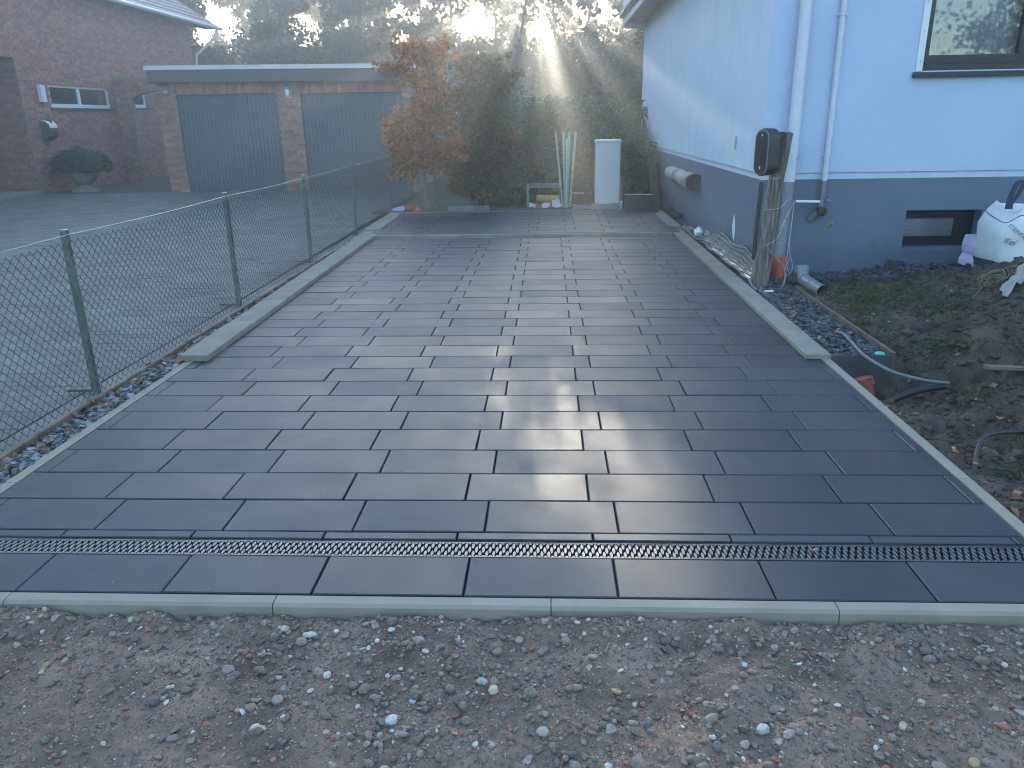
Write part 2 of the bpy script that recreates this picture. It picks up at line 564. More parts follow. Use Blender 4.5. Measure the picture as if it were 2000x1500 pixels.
def heightfield(name, x0, x1, y0, y1, step, hf, mat, kind="structure", mask=None):
    nx, ny = int((x1 - x0) / step) + 1, int((y1 - y0) / step) + 1
    X, Y = np.meshgrid(np.linspace(x0, x1, nx), np.linspace(y0, y1, ny))
    Z = hf(X, Y)
    V = np.stack([X, Y, Z], -1).reshape(-1, 3)
    i = np.arange((ny - 1) * (nx - 1))
    r, c = i // (nx - 1), i % (nx - 1)
    a = r * nx + c
    F = np.stack([a, a + 1, a + nx + 1, a + nx], -1)
    if mask is not None:
        cx = V[F].mean(1)
        F = F[mask(cx[:, 0], cx[:, 1])]
    return link(name, npmesh(name, V, F, True), mat, None, kind)

# unit stones (small irregular polyhedra) for gravel and chips
def ico():
    t = (1 + 5 ** .5) / 2
    v = np.array([(-1, t, 0), (1, t, 0), (-1, -t, 0), (1, -t, 0), (0, -1, t), (0, 1, t), (0, -1, -t), (0, 1, -t), (t, 0, -1), (t, 0, 1), (-t, 0, -1), (-t, 0, 1)], float)
    v /= np.linalg.norm(v[0])
    f = np.array([(0, 11, 5), (0, 5, 1), (0, 1, 7), (0, 7, 10), (0, 10, 11), (1, 5, 9), (5, 11, 4), (11, 10, 2), (10, 7, 6), (7, 1, 8),
                  (3, 9, 4), (3, 4, 2), (3, 2, 6), (3, 6, 8), (3, 8, 9), (4, 9, 5), (2, 4, 11), (6, 2, 10), (8, 6, 7), (9, 8, 1)])
    return v, f
def ico2():
    v, f = ico()
    v = list(map(tuple, v)); cache = {}; nf = []
    def mid(a, b):
        k = (min(a, b), max(a, b))
        if k not in cache:
            p = (np.array(v[a]) + np.array(v[b])) / 2
            v.append(tuple(p / np.linalg.norm(p))); cache[k] = len(v) - 1
        return cache[k]
    for a, b, c in f:
        ab, bc, ca = mid(a, b), mid(b, c), mid(c, a)
        nf += [(a, ab, ca), (b, bc, ab), (c, ca, bc), (ab, bc, ca)]
    return np.array(v), np.array(nf)
ICO, ICO2 = ico(), ico2()

def stones(P, S, flat=0.65, base=ICO, jitter=0.18, r=rng):
    """P centres, S sizes -> joined stones, each its own island"""
    bv, bf = base
    n = len(P)
    sc = np.stack([r.uniform(0.75, 1.3, n), r.uniform(0.65, 1.0, n), r.uniform(flat * 0.8, flat * 1.2, n)], -1)
    V = bv[None] * (1 + r.normal(0, jitter, (n, len(bv), 1)))
    V = V * sc[:, None, :] * S[:, None, None] * 0.5
    a = r.uniform(0, 2 * np.pi, n)
    ca, sa = np.cos(a)[:, None], np.sin(a)[:, None]
    tx = r.normal(0, 0.25, n)[:, None]
    x, y, z = V[..., 0], V[..., 1], V[..., 2]
    y, z = y * np.cos(tx) - z * np.sin(tx), y * np.sin(tx) + z * np.cos(tx)
    x, y = x * ca - y * sa, x * sa + y * ca
    V = np.stack([x, y, z], -1) + P[:, None, :]
    F = bf[None] + (np.arange(n) * len(bv))[:, None, None]
    return V.reshape(-1, 3), F.reshape(-1, 3)

def chips(P, S, r=rng):
    """flat slate flakes: irregular thin five-sided plates"""
    n = len(P)
    ang = np.linspace(0, 2 * np.pi, 6)[:-1][None] + r.uniform(-0.35, 0.35, (n, 5))
    rr = S[:, None] * 0.5 * r.uniform(0.55, 1.2, (n, 5))
    el = r.uniform(0.5, 0.95, n)[:, None]
    th = S * r.uniform(0.10, 0.24, n)
    top = np.stack([rr * np.cos(ang), rr * np.sin(ang) * el, np.zeros((n, 5)) + th[:, None]], -1)
    bot = np.stack([rr * np.cos(ang) * 1.06, rr * np.sin(ang) * el * 1.06, np.zeros((n, 5))], -1)
    V = np.concatenate([top, bot], 1)
    e = np.stack([r.normal(0, 0.33, n), r.normal(0, 0.33, n), r.uniform(0, 6.28, n)], -1)
    out = np.empty_like(V)
    cx, sx = np.cos(e[:, 0])[:, None], np.sin(e[:, 0])[:, None]
    cy_, sy = np.cos(e[:, 1])[:, None], np.sin(e[:, 1])[:, None]
    cz, sz = np.cos(e[:, 2])[:, None], np.sin(e[:, 2])[:, None]
    x, y, z = V[..., 0], V[..., 1], V[..., 2]
    y, z = y * cx - z * sx, y * sx + z * cx
    x, z = x * cy_ + z * sy, -x * sy + z * cy_
    x, y = x * cz - y * sz, x * sz + y * cz
    V = np.stack([x, y, z], -1) + P[:, None, :]
    tri = []
    tri += [(0, i, i + 1) for i in range(1, 4)]
    for i in range(5):
        j = (i + 1) % 5
        tri += [(i, 5 + i, 5 + j), (i, 5 + j, j)]
    F = np.array(tri)[None] + (np.arange(n) * 10)[:, None, None]
    return V.reshape(-1, 3), F.reshape(-1, 3)

def leaves(C, L, W, up_bias=0.3, r=rng, N=None):
    """leaf-shaped folded quads at centres C"""
    n = len(C)
    nr = r.normal(size=(n, 3)) if N is None else N + r.normal(0, 0.5, (n, 3))
    nr[:, 2] += up_bias * 2
    nr /= np.linalg.norm(nr, axis=1)[:, None]
    a = r.normal(size=(n, 3))
    u = a - nr * (a * nr).sum(1)[:, None]
    u /= np.linalg.norm(u, axis=1)[:, None]
    v = np.cross(nr, u)
    L = (L * r.uniform(0.6, 1.3, n))[:, None]
    W = (W * r.uniform(0.6, 1.3, n))[:, None]
    fold = nr * W * 0.25
    V = np.stack([C - u * L / 2, C + v * W / 2 + fold, C + u * L / 2, C - v * W / 2 + fold], 1)
    F = np.arange(n * 4).reshape(n, 4)
    return V.reshape(-1, 3), F

def wall_holes(mb, axis, pos, u0, u1, z0, z1, holes, depth, flip=1):
    """wall face on plane axis=pos with rectangular openings (ua,ub,za,zb) and reveals of given depth"""
    us = sorted({u0, u1, *[h[0] for h in holes], *[h[1] for h in holes]})
    zs = sorted({z0, z1, *[h[2] for h in holes], *[h[3] for h in holes]})
    def P(u, z, d=0):
        return (pos + d, u, z) if axis == 'X' else (u, pos + d, z)
    for i in range(len(us) - 1):
        for j in range(len(zs) - 1):
            cu, cz = (us[i] + us[i + 1]) / 2, (zs[j] + zs[j + 1]) / 2
            if any(h[0] < cu < h[1] and h[2] < cz < h[3] for h in holes):
                continue
            mb.add([P(us[i], zs[j]), P(us[i + 1], zs[j]), P(us[i + 1], zs[j + 1]), P(us[i], zs[j + 1])], [(0, 1, 2, 3)])
    for (a, b, c, d) in holes:
        q = [(a, c), (b, c), (b, d), (a, d)]
        for k in range(4):
            p0, p1 = q[k], q[(k + 1) % 4]
            mb.add([P(*p0), P(*p1), P(*p1, depth), P(*p0, depth)], [(0, 1, 2, 3)])
    return mb

def pieces(parent, name, boxes, mat, near, maxn=300, ch=0.0):
    """boxes: (x0,x1,y0,y1,z0,z1). the maxn nearest to point `near` become single objects, the rest one joined part"""
    near = np.array(near)
    cs = np.array([((b[0] + b[1]) / 2, (b[2] + b[3]) / 2, (b[4] + b[5]) / 2) for b in boxes])
    order = np.argsort(((cs - near) ** 2).sum(1))
    cache = {}
    rest = MB()
    for rank, i in enumerate(order):
        b = boxes[i]
        if rank < maxn:
            d = (round(b[1] - b[0], 3), round(b[3] - b[2], 3), round(b[5] - b[4], 3))
            if d not in cache:
                mb = MB().box(-d[0] / 2, d[0] / 2, -d[1] / 2, d[1] / 2, -d[2] / 2, d[2] / 2, ch)
                cache[d] = mb.mesh(name)
            o = link(name, cache[d], mat)
            o.location = cs[i]
            o.parent = parent
            o.matrix_parent_inverse = world_of(parent).inverted()
        else:
            rest.box(*b, ch)
    if rest.v:
        link(name + "_field", rest, mat, parent, "stuff")

# ------------------------------------------------------------------ ground
g = MB().add([(-300, -300, -0.62), (300, -300, -0.62), (300, 300, -0.62), (-300, 300, -0.62)], [(0, 1, 2, 3)])
struct("ground", g, "far_ground")

def h_lawn(X, Y):
    return 0.03 + 0.05 * fbm(X * 0.5, Y * 0.5, 4) + np.clip((Y - 14) / 25, 0, 1) * 0.25
heightfield("lawn", -4.6, 14, 12.0, 32, 0.25, h_lawn, "lawn_ground")
heightfield("woodland_floor", -60, 60, 27, 110, 1.5, lambda X, Y: 0.15 + 0.3 * fbm(X * 0.2, Y * 0.2, 3), "lawn_ground")

def h_front(X, Y):
    z = -0.060 + 0.022 * np.exp(-((Y + 0.60) / 0.06) ** 2) + 0.040 * fbm(X * 1.5, Y * 1.5, 3) + 0.032 * fbm(X * 7, Y * 7, 3) + 0.013 * fbm(X * 30, Y * 30, 3)
    # the soil never reaches the top of the kerb
    z = np.minimum(z, -0.022)
    return z
heightfield("gravel_yard", -2.6, 3.6, -2.2, -0.545, 0.0085, h_front, "foreground_soil")
heightfield("street_verge", -20, 20, -25, -2.15, 0.3, lambda X, Y: -0.10 + 0.03 * fbm(X, Y, 3), "foreground_soil")
heightfield("front_verge", 3.55, 14, -2.2, -0.3, 0.05, lambda X, Y: -0.09 + 0.05 * fbm(X * 2, Y * 2, 4), "dug_soil")
heightfield("front_verge_side", -14, -2.55, -2.2, -0.3, 0.08, lambda X, Y: -0.06 + 0.03 * fbm(X * 2, Y * 2, 4), "foreground_soil")

# gravel in the foreground
def gravel():
    r = np.random.default_rng(3)
    n = 24000
    X = r.uniform(-2.3, 3.3, n); Y = r.uniform(-2.0, -0.57, n)
    # patchy: more stones near the kerb and in drifts
    dens = 0.30 + 0.9 * (fbm(X * 1.7 + 9, Y * 2.2, 3) + 0.18) + 0.75 * np.exp(-((Y + 0.62) / 0.10) ** 2) + 0.35 * np.exp(-((X - 0.6) / 1.0) ** 2 - ((Y + 1.15) / 0.3) ** 2)
    k = r.random(n) < dens
    X, Y = X[k], Y[k]
    S = np.clip(r.lognormal(math.log(0.0095), 0.60, len(X)), 0.004, 0.046)
    Z = h_front(X, Y) + S * 0.16
    big = S > 0.017
    P = np.stack([X, Y, Z], -1)
    V1, F1 = stones(P[big], S[big], 0.60, ICO2, 0.06, r)
    V2, F2 = stones(P[~big], S[~big], 0.65, ICO, 0.16, r)
    me = npmesh("gravel", np.concatenate([V1, V2]), np.concatenate([F1, F2 + len(V1)]))
    o = link("gravel", me, "pebble", None, "stuff", "mixed grey, red and white gravel strewn over the brown soil", "gravel")
    sm = np.zeros(len(me.polygons), dtype=bool); sm[:len(F1)] = False
    me.polygons.foreach_set("use_smooth", sm)
    # angular crushed pieces
    n = 2200
    X = r.uniform(-2.2, 3.2, n); Y = -0.56 - np.abs(r.normal(0, 0.45, n)); Y = np.clip(Y, -2.0, -0.57)
    S = np.clip(r.lognormal(math.log(0.019), 0.4, n), 0.008, 0.045)
    V, F = chips(np.stack([X, Y, h_front(X, Y) + 0.001], -1), S, r)
    link("crushed_rubble", npmesh("crushed_rubble", V, F), "pebble", None, "stuff", "angular chips of brick, slate and tile lying in the gravel", "rubble")
    # fine grit
    n = 60000
    X = r.uniform(-2.3, 3.3, n); Y = r.uniform(-2.0, -0.565, n)
    S = r.uniform(0.003, 0.0075, n)
    V, F = stones(np.stack([X, Y, h_front(X, Y) + S * 0.15], -1), S, 0.7, ICO, 0.15, r)
    link("grit", npmesh("grit", V, F), "pebble", None, "stuff", "fine grit covering the soil before the front kerb", "grit")
gravel()

# ------------------------------------------------------------------ driveway of anthracite slabs
XL, XR = -2.3586, 2.4555
GAP = 0.0075
drive = struct("driveway", MB().box(XL - 0.02, XR + 0.02, -0.50, 9.05, -0.2, -0.03), "bedding_sand")
_slabcache = {}
_rs = np.random.default_rng(11)
def slab(parent, xa, xb, ya, yb, zt=0.0, tilt=0.0, name="slab"):
    w, d = round(xb - xa - GAP, 3), round(yb - ya - GAP, 3)
    if (w, d) not in _slabcache:
        _slabcache[(w, d)] = MB().box(-w / 2, w / 2, -d / 2, d / 2, -0.028, 0.0, 0.004).mesh(name)
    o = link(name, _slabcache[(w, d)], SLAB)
    o.location = ((xa + xb) / 2, (ya + yb) / 2, zt + _rs.normal(0, 0.0009))
    o.rotation_euler = (tilt + _rs.normal(0, 0.0026), _rs.normal(0, 0.0018), _rs.normal(0, 0.0006))
    o.parent = parent
    o.matrix_parent_inverse = world_of(parent).inverted()
    return o

def row(parent, off, ya, yb, xl, xr, zt=0.0, tilt=0.0):
    k = math.floor((xl - off) / 0.6)
    cuts = [xl]
    x = off + 0.6 * (k + 1)
    while x < xr - 0.03:
        if x > xl + 0.05:
            cuts.append(x)
        x += 0.6
    cuts.append(xr)
    for a, b in zip(cuts[:-1], cuts[1:]):
        slab(parent, a, b, ya, yb, zt, tilt)

row(drive, 0.0735, -0.487, -0.206, XL, XR)                    # front row between kerb and drain
row(drive, 0.0, -0.066, -0.002, XL, XR)                       # narrow strip behind the drain
for n in range(30):
    off = 0.118 if n % 2 == 0 else 0.0
    row(drive, off, 0.3 * n, 0.3 * (n + 1), XL, XR)

SL = 0.0148
TX0, TX1 = -2.44, 2.41
ter = struct("upper_terrace", MB().prism([(9.14, -0.2), (12.1, -0.2), (12.1, 0.062), (9.14, 0.018)], 'X', TX0 - 0.03, TX1 + 0.08), "bedding_sand")
for n in range(9):
    off = 0.05 if n % 2 == 0 else 0.20
    y0 = 9.15 + 0.3 * n
    row(ter, off + 0.04, y0, y0 + 0.3, TX0, TX1 + 0.05, 0.05 + SL * (y0 + 0.15 - 9.15), SL)

# kerbs -----------------------------------------------------------------
def stone_row(name, parent, items, mat):
    for it in items:
        mb = MB()
        mb.prism(it[0], it[1], it[2], it[3])
        link(name, mb, mat, parent)

kf = struct("front_kerb", MB().box(-3.6, 3.6, -0.535, -0.50, -0.30, -0.10), "kerb_concrete")
prof = [(-0.492, -0.25), (-0.492, -0.004), (-0.495, -0.001), (-0.543, -0.001), (-0.556, -0.012), (-0.558, -0.25)]
xs = [-3.9 + 1.0715 * i + 0.0 for i in range(0, 9)]
xs = [0.414 + 1.0705 * (i - 3) for i in range(0, 7)]
stone_row("kerb_stone", kf, [(prof, 'X', a + 0.002, b - 0.002) for a, b in zip(xs[:-1], xs[1:])], "kerb_concrete")

kl = struct("left_edging", MB().box(-2.42, -2.39, -0.5, 2.55, -0.3, -0.08), "kerb_concrete")
yy = [-0.49 + 1.0 * i for i in range(0, 4)]
yy = [-0.487, 0.47, 1.47, 2.56, 3.56]
stone_row("edging_stone", kl, [([(-2.363, -0.2), (-2.363, 0.001), (-2.425, 0.001), (-2.431, -0.005), (-2.431, -0.2)], 'Y', a + 0.002, b - 0.002) for a, b in zip(yy[:-1], yy[1:])], "kerb_concrete")
kr = struct("right_edging", MB().box(2.48, 2.51, -0.5, 2.55, -0.3, -0.08), "kerb_concrete")
yy = [-0.487, 0.56, 1.60, 2.62, 3.6]
stone_row("edging_stone", kr, [([(2.46, -0.45), (2.46, 0.002), (2.522, 0.002), (2.528, -0.004), (2.528, -0.45)], 'Y', a + 0.002, b - 0.002) for a, b in zip(yy[:-1], yy[1:])], "kerb_concrete")

def bar(p0, p1, q0, q1, z0, z1):
    """quad bar: inner edge p0->p1, outer edge q0->q1 (x,y)"""
    c = 0.006
    vs_ = [(p0[0], p0[1], z0), (q0[0], q0[1], z0), (q1[0], q1[1], z0), (p1[0], p1[1], z0),
           (p0[0], p0[1], z1 - c), (q0[0], q0[1], z1 - c), (q1[0], q1[1], z1 - c), (p1[0], p1[1], z1 - c)]
    s = 1 if q0[0] > p0[0] else -1
    vs_ += [(p0[0] + s * c, p0[1] + c, z1), (q0[0] - s * c, q0[1] + c, z1), (q1[0] - s * c, q1[1] - c, z1), (p1[0] + s * c, p1[1] - c, z1)]
    return MB().add(vs_, [(0, 1, 2, 3), (0, 4, 5, 1), (1, 5, 6, 2), (2, 6, 7, 3), (3, 7, 4, 0), (4, 8, 9, 5), (5, 9, 10, 6), (6, 10, 11, 7), (7, 11, 8, 4), (8, 11, 10, 9)])

def xin_l(y): return -2.245 - 0.0135 * (y - 2.6) - 0.003 * max(0, y - 9)
def xout_l(y): return -2.472 - 0.0185 * (y - 2.6)
kL = struct("left_kerb", MB().box(-2.44, -2.38, 2.7, 12.2, -0.25, -0.04), "old_concrete")
ys = [2.58, 3.58, 4.57, 5.58, 6.58, 7.58, 8.58, 9.57, 10.57, 11.57, 12.3]
for a, b in zip(ys[:-1], ys[1:]):
    zz = 0.048 if a < 9.4 else 0.085
    o = link("kerb_plate", bar((xin_l(a), a + 0.0015), (xin_l(b), b - 0.0015), (xout_l(a), a + 0.0015), (xout_l(b), b - 0.0015), 0.003, zz + 0.002 * (hash(a) % 3)), "old_concrete", kL)
kR = struct("right_kerb", MB().box(2.46, 2.54, 2.7, 12.2, -0.25, -0.04), "old_concrete")
def xin_r(y): return 2.338 + 0.0025 * (y - 2.6)
ys = [2.585, 3.6, 4.6, 5.6, 6.6, 7.6, 8.6, 9.6, 10.6, 11.6, 12.1]
for a, b in zip(ys[:-1], ys[1:]):
    zz = 0.040 if a < 9.4 else 0.085
    link("kerb_plate", bar((xin_r(a), a + 0.0015), (xin_r(b), b - 0.0015), (xin_r(a) + 0.188, a + 0.0015), (xin_r(b) + 0.188, b - 0.0015), 0.003, zz), "old_concrete", kR)
kc = struct("cross_kerb", MB().box(-2.3, 2.3, 9.06, 9.11, -0.2, -0.04), "old_concrete")
xs = [-2.335 + 0.001 + 0.934 * i for i in range(6)]
stone_row("kerb_stone", kc, [([(9.055, -0.03), (9.055, 0.042), (9.062, 0.049), (9.128, 0.049), (9.135, 0.042), (9.135, -0.03)], 'X', a + 0.0015, b - 0.0015) for a, b in zip(xs[:-1], xs[1:])], "old_concrete")

# slotted drain ----------------------------------------------------------
def grate_mesh():
    mb = MB()
    y0, y1 = -0.196, -0.078
    px, nrow = 1.0 / 34, 3
    rowd = (y1 - y0 - 0.012) / nrow
    for k in range(34):
        for j in range(-1, nrow * 1 + 1):
            cx = 0.006 + k * px + (0.5 * px if j % 2 else 0.0) - 0.0022 * j
            yc = y0 + 0.006 + (j + 0.5) * rowd
            a, b = max(y0 + 0.004, yc - rowd * 0.78), min(y1 - 0.004, yc + rowd * 0.78)
            if b - a < 0.008:
                continue
            h = 0.0066
            t = [(cx, a), (cx + h * 0.8, a + (b - a) * 0.25), (cx + h, (a + b) / 2), (cx + h * 0.8, a + (b - a) * 0.75), (cx, b),
                 (cx - h * 0.8, a + (b - a) * 0.75), (cx - h, (a + b) / 2), (cx - h * 0.8, a + (b - a) * 0.25)]
            mb.prism(t, 'Z', -0.022, -0.006)
    mb.box(0.001, 0.999, y0, y0 + 0.005, -0.03, -0.005)
    mb.box(0.001, 0.999, y1 - 0.005, y1, -0.03, -0.005)
    for k in range(0, 40):
        x = 0.0025 + k * 0.0255
        mb.box(x, x + 0.003, y0 + 0.005, y1 - 0.005, -0.03, -0.0225)
    return mb.mesh("grate")
GM = grate_mesh()
x = -2.60
for i in range(6):
    t = thing("drain_channel", "length of slotted drain with oval steel grating across the driveway", "drain", (x, -0.137, -0.06), "drain lengths across the driveway")
    c = MB().box(x, x + 0.998, -0.204, -0.199, -0.12, -0.004).box(x, x + 0.998, -0.0755, -0.0705, -0.12, -0.004).box(x, x + 0.998, -0.199, -0.0755, -0.12, -0.10)
    link("channel", c, "drain_channel", t)
    o = link("grate", GM, "drain_grate_metal")
    o.location = (x, 0, 0)
    o.parent = t
    o.matrix_parent_inverse = world_of(t).inverted()
    x += 1.0

# ------------------------------------------------------------------ neighbour's yard
def h_yard(y): return 0.10 * min(1, max(0, (y - 4) / 12.5))
yb = MB()
for a, b in ((-2.2, 4), (4, 16.5), (16.5, 40)):
    yb.add([(-22, a, h_yard(a) - 0.012), (-2.80, a, h_yard(a) - 0.012), (-2.80, b, h_yard(b) - 0.012), (-22, b, h_yard(b) - 0.012)], [(0, 1, 2, 3)])
yard = struct("neighbour_yard", yb, "paver_joint")
rp = np.random.default_rng(5)
bx = []
j = 0
y = -0.6
while y < 17.0:
    off = 0.1 if j % 2 else 0.0
    x = -2.83 - off
    while x > -13.0:
        if not (y < 1.0 and x < -6):
            dz = rp.normal(0, 0.0012)
            z = h_yard(y + 0.05) + dz
            bx.append((x - 0.1965, x, y, y + 0.0965, z - 0.03, z))
            if off and x > -2.94:
                bx.append((x + 0.0035, -2.83, y, y + 0.0965, z - 0.03, z))
        x -= 0.2
    y += 0.1
    j += 1
pieces(yard, "paver", bx, "paver", (-3.4, 2.2, 0), 300)
# concrete margin along the paving and timber board that holds the chips
em = struct("yard_margin", MB().box(-2.80, -2.655, -2.0, 16.6, -0.2, 0.006), "paver")
tb = thing("edging_board", "long brown timber edging board along the chain-link fence", "board", (-2.63, 6, -0.05))
yy = [-1.2, 1.8, 4.8, 7.8, 10.8, 13.0]
for a, b in zip(yy[:-1], yy[1:]):
    link("plank", MB().box(-2.648, -2.622, a + 0.003, b - 0.003, -0.15, 0.022 + 0.004 * random.random(), 0.003), "timber_edge", tb)
bed = struct("chip_bed", MB().box(-2.622, -2.432, -1.5, 13.0, -0.25, -0.035), "dug_soil")
def left_chips():
    r = np.random.default_rng(21)
    n = 2600
    Y = 0.1 + 12.2 * r.random(n) ** 1.5
    X = r.uniform(-2.63, -2.44, n)
    Z = -0.035 + r.uniform(0, 0.03, n)
    S = r.uniform(0.03, 0.085, n)
    V, F = chips(np.stack([X, Y, Z], -1), S, r)
    link("slate_chips", npmesh("slate_chips", V, F), "slate_pale", None, "stuff", "pale slate chips in the narrow bed under the fence", "slate chips")
    n = 260
    Y = 0.2 + 9 * r.random(n) ** 1.3
    X = r.uniform(-2.66, -2.44, n)
    V, F = leaves(np.stack([X, Y, np.full(n, 0.005) + r.uniform(0, 0.02, n)], -1), 0.055, 0.036, 0.5, r)
    link("fallen_leaves", npmesh("fallen_leaves", V, F), "dead_leaf", None, "stuff", "brown fallen leaves caught along the fence bed", "leaves")
left_chips()

# chain-link fence ------------------------------------------------------
XF = -2.705
def fx(y): return XF - 0.008 * max(0, y - 9)
fence = thing("chain_link_fence", "green chain-link fence with slender posts between driveway and paved yard", "fence", (XF, 7, 0))
posts = [-0.70, 1.83, 4.42, 6.92, 9.46, 12.64, 15.3]
tops = [1.115, 1.115, 1.12, 1.115, 1.14, 1.15, 1.15]
for y, zt in zip(posts, tops):
    x = fx(y)
    mb = MB().box(x - 0.019, x + 0.019, y - 0.019, y + 0.019, -0.25, zt, 0.003)
    p = link("post", mb, "fence_post", fence)
    link("cap", MB().box(x - 0.021, x + 0.021, y - 0.021, y + 0.021, zt, zt + 0.012, 0.004), "pipe_grey", p)
    link("ground_bracket", MB().box(x - 0.20, x - 0.022, y - 0.012, y + 0.012, 0.020, 0.034), "grey_timber", p)
def wire_mesh(y0, y1, zt0, zt1, sd):
    """zig-zag wires of one bay"""
    px, pz = 0.035, 0.036
    n = int((y1 - y0) / px)
    px = (y1 - y0) / n
    r = np.random.default_rng(sd)
    Vs, Fs = [], []
    o = 0
    rr = 0.0024
    nz = int((1.085 - 0.015) / (pz * 1.0))
    ring = np.array([(0, 1), (0.87, -0.5), (-0.87, -0.5)]) * rr
    for k in range(n + 1):
        yc = y0 + k * px
        zz = 0.018 + np.arange(nz + 1) * ((1.085 - 0.018) / nz)
        side = np.where((np.arange(nz + 1) + k) % 2 == 0, -0.52, 0.52) * px
        yy_ = yc + side + r.normal(0, 0.0012, nz + 1)
        t = np.clip((yy_ - y0) / (y1 - y0), 0, 1)
        sag = 1 - 0.010 * np.sin(np.pi * t)
        zz_ = zz * sag * (zt0 + (zt1 - zt0) * t) / 1.115 
        xx = np.array([fx(v) for v in yy_]) + 0.021 + np.where(side > 0, 0.0016, -0.0016) + 0.010 * np.sin(zz * 5 + yc * 0.7)
        P = np.stack([xx, yy_, zz_], -1)
        V = np.repeat(P, 3, 0).reshape(nz + 1, 3, 3)
        V = V + np.stack([ring[:, 0], ring[:, 1], ring[:, 1] * 0.4], -1)[None]
        i = np.arange(nz)[:, None] * 3
        a = np.arange(3)[None]
        F = np.stack([i + a, i + (a + 1) % 3, i + 3 + (a + 1) % 3, i + 3 + a], -1).reshape(-1, 4) + o
        Vs.append(V.reshape(-1, 3)); Fs.append(F)
        o += (nz + 1) * 3
    return npmesh("wire_mesh", np.concatenate(Vs), np.concatenate(Fs))
for i in range(len(posts) - 1):
    link("wire_mesh", wire_mesh(posts[i], posts[i + 1], tops[i] - 0.03, tops[i + 1] - 0.03, i), "fence_green", fence)
pts = []
for i in range(len(posts) - 1):
    for k in range(8):
        t = k / 8
        y = posts[i] + (posts[i + 1] - posts[i]) * t
        pts.append((fx(y) + 0.022, y, (tops[i] + (tops[i + 1] - tops[i]) * t - 0.028) * (1 - 0.010 * math.sin(math.pi * t)) + 0.004))
link("tension_wire", MB().tube(pts, 0.0028, 5), "wire_silver", fence)

# ------------------------------------------------------------------ bricks
def brick_boxes(axis, pos, u0, u1, z0, z1, skip=None, proud=0.006, flip=1, L=0.24, H=0.071, jl=0.011, jh=0.012, soldier=False):
    out = []
    if soldier:
        L, H = 0.071, z1 - z0
    r = np.random.default_rng(int(abs(pos * 100)) + int(abs(u0 * 10)))
    j = 0
    z = z0
    while z < z1 - 0.02:
        off = (L + jl) / 2 * (j % 2)
        u = u0 - off
        zt = min(z + H, z1)
        while u < u1 - 0.02:
            a, b = max(u, u0), min(u + L, u1)
            if b - a > 0.03 and not (skip and skip((a + b) / 2, (z + zt) / 2)):
                p = proud + r.normal(0, 0.001)
                lo, hi = sorted((pos - flip * 0.03, pos + flip * p))
                out.append((lo, hi, a, b, z, zt) if axis == 'X' else (a, b, lo, hi, z, zt))
            u += L + jl
        z += H + jh
        j += 1
    return out

# neighbour's brick house ------------------------------------------------
XW = -12.9
house = thing("brick_house", "red brick house with white strip windows and tiled eaves behind the yard", "house", (XW - 3, 22, 0.1))
win1 = (18.30, 21.33, 2.23, 2.85)
win2 = (22.62, 23.55, 2.28, 2.82)
porch = (10.0, 17.12, 0.1, 3.42)
wb = MB()
wall_holes(wb, 'X', XW, 8.0, 27.6, -0.1, 5.35, [win1, win2, porch], -0.12)
wb.add([(XW, 27.6, -0.1), (XW - 8, 27.6, -0.1), (XW - 8, 27.6, 5.35), (XW, 27.6, 5.35)], [(0, 1, 2, 3)])
wb.add([(XW, 8, -0.1), (XW - 8, 8, -0.1), (XW - 8, 8, 5.35), (XW, 8, 5.35)], [(3, 2, 1, 0)])
# recessed entrance
wb.add([(XW - 0.12, 17.12, 0), (XW - 3, 17.12, 0), (XW - 3, 17.12, 3.42), (XW - 0.12, 17.12, 3.42)], [(0, 1, 2, 3)])
wb.add([(XW - 3, 10, 0), (XW - 3, 17.12, 0), (XW - 3, 17.12, 3.42), (XW - 3, 10, 3.42)], [(0, 1, 2, 3)])
wb.add([(XW - 0.12, 10, 3.42), (XW - 3, 10, 3.42), (XW - 3, 17.12, 3.42), (XW - 0.12, 17.12, 3.42)], [(0, 1, 2, 3)])
wall = link("wall", wb, "mortar", house)
def inhole(u, z):
    return any(h[0] - 0.02 < u < h[1] + 0.02 and h[2] - 0.02 < z < h[3] + 0.02 for h in (win1, win2, porch))
bb = brick_boxes('X', XW, 15.5, 27.6, 0.1, 5.3, inhole)
pieces(wall, "brick", bb, "brick", (XW, 18.6, 1.4), 280)
inner = brick_boxes('Y', 17.12, XW - 3, XW - 0.02, 0.1, 3.40, None, flip=-1)
ib = MB()
for b in inner:
    ib.box(*b)
link("porch_bricks", ib, "brick", wall, "stuff")
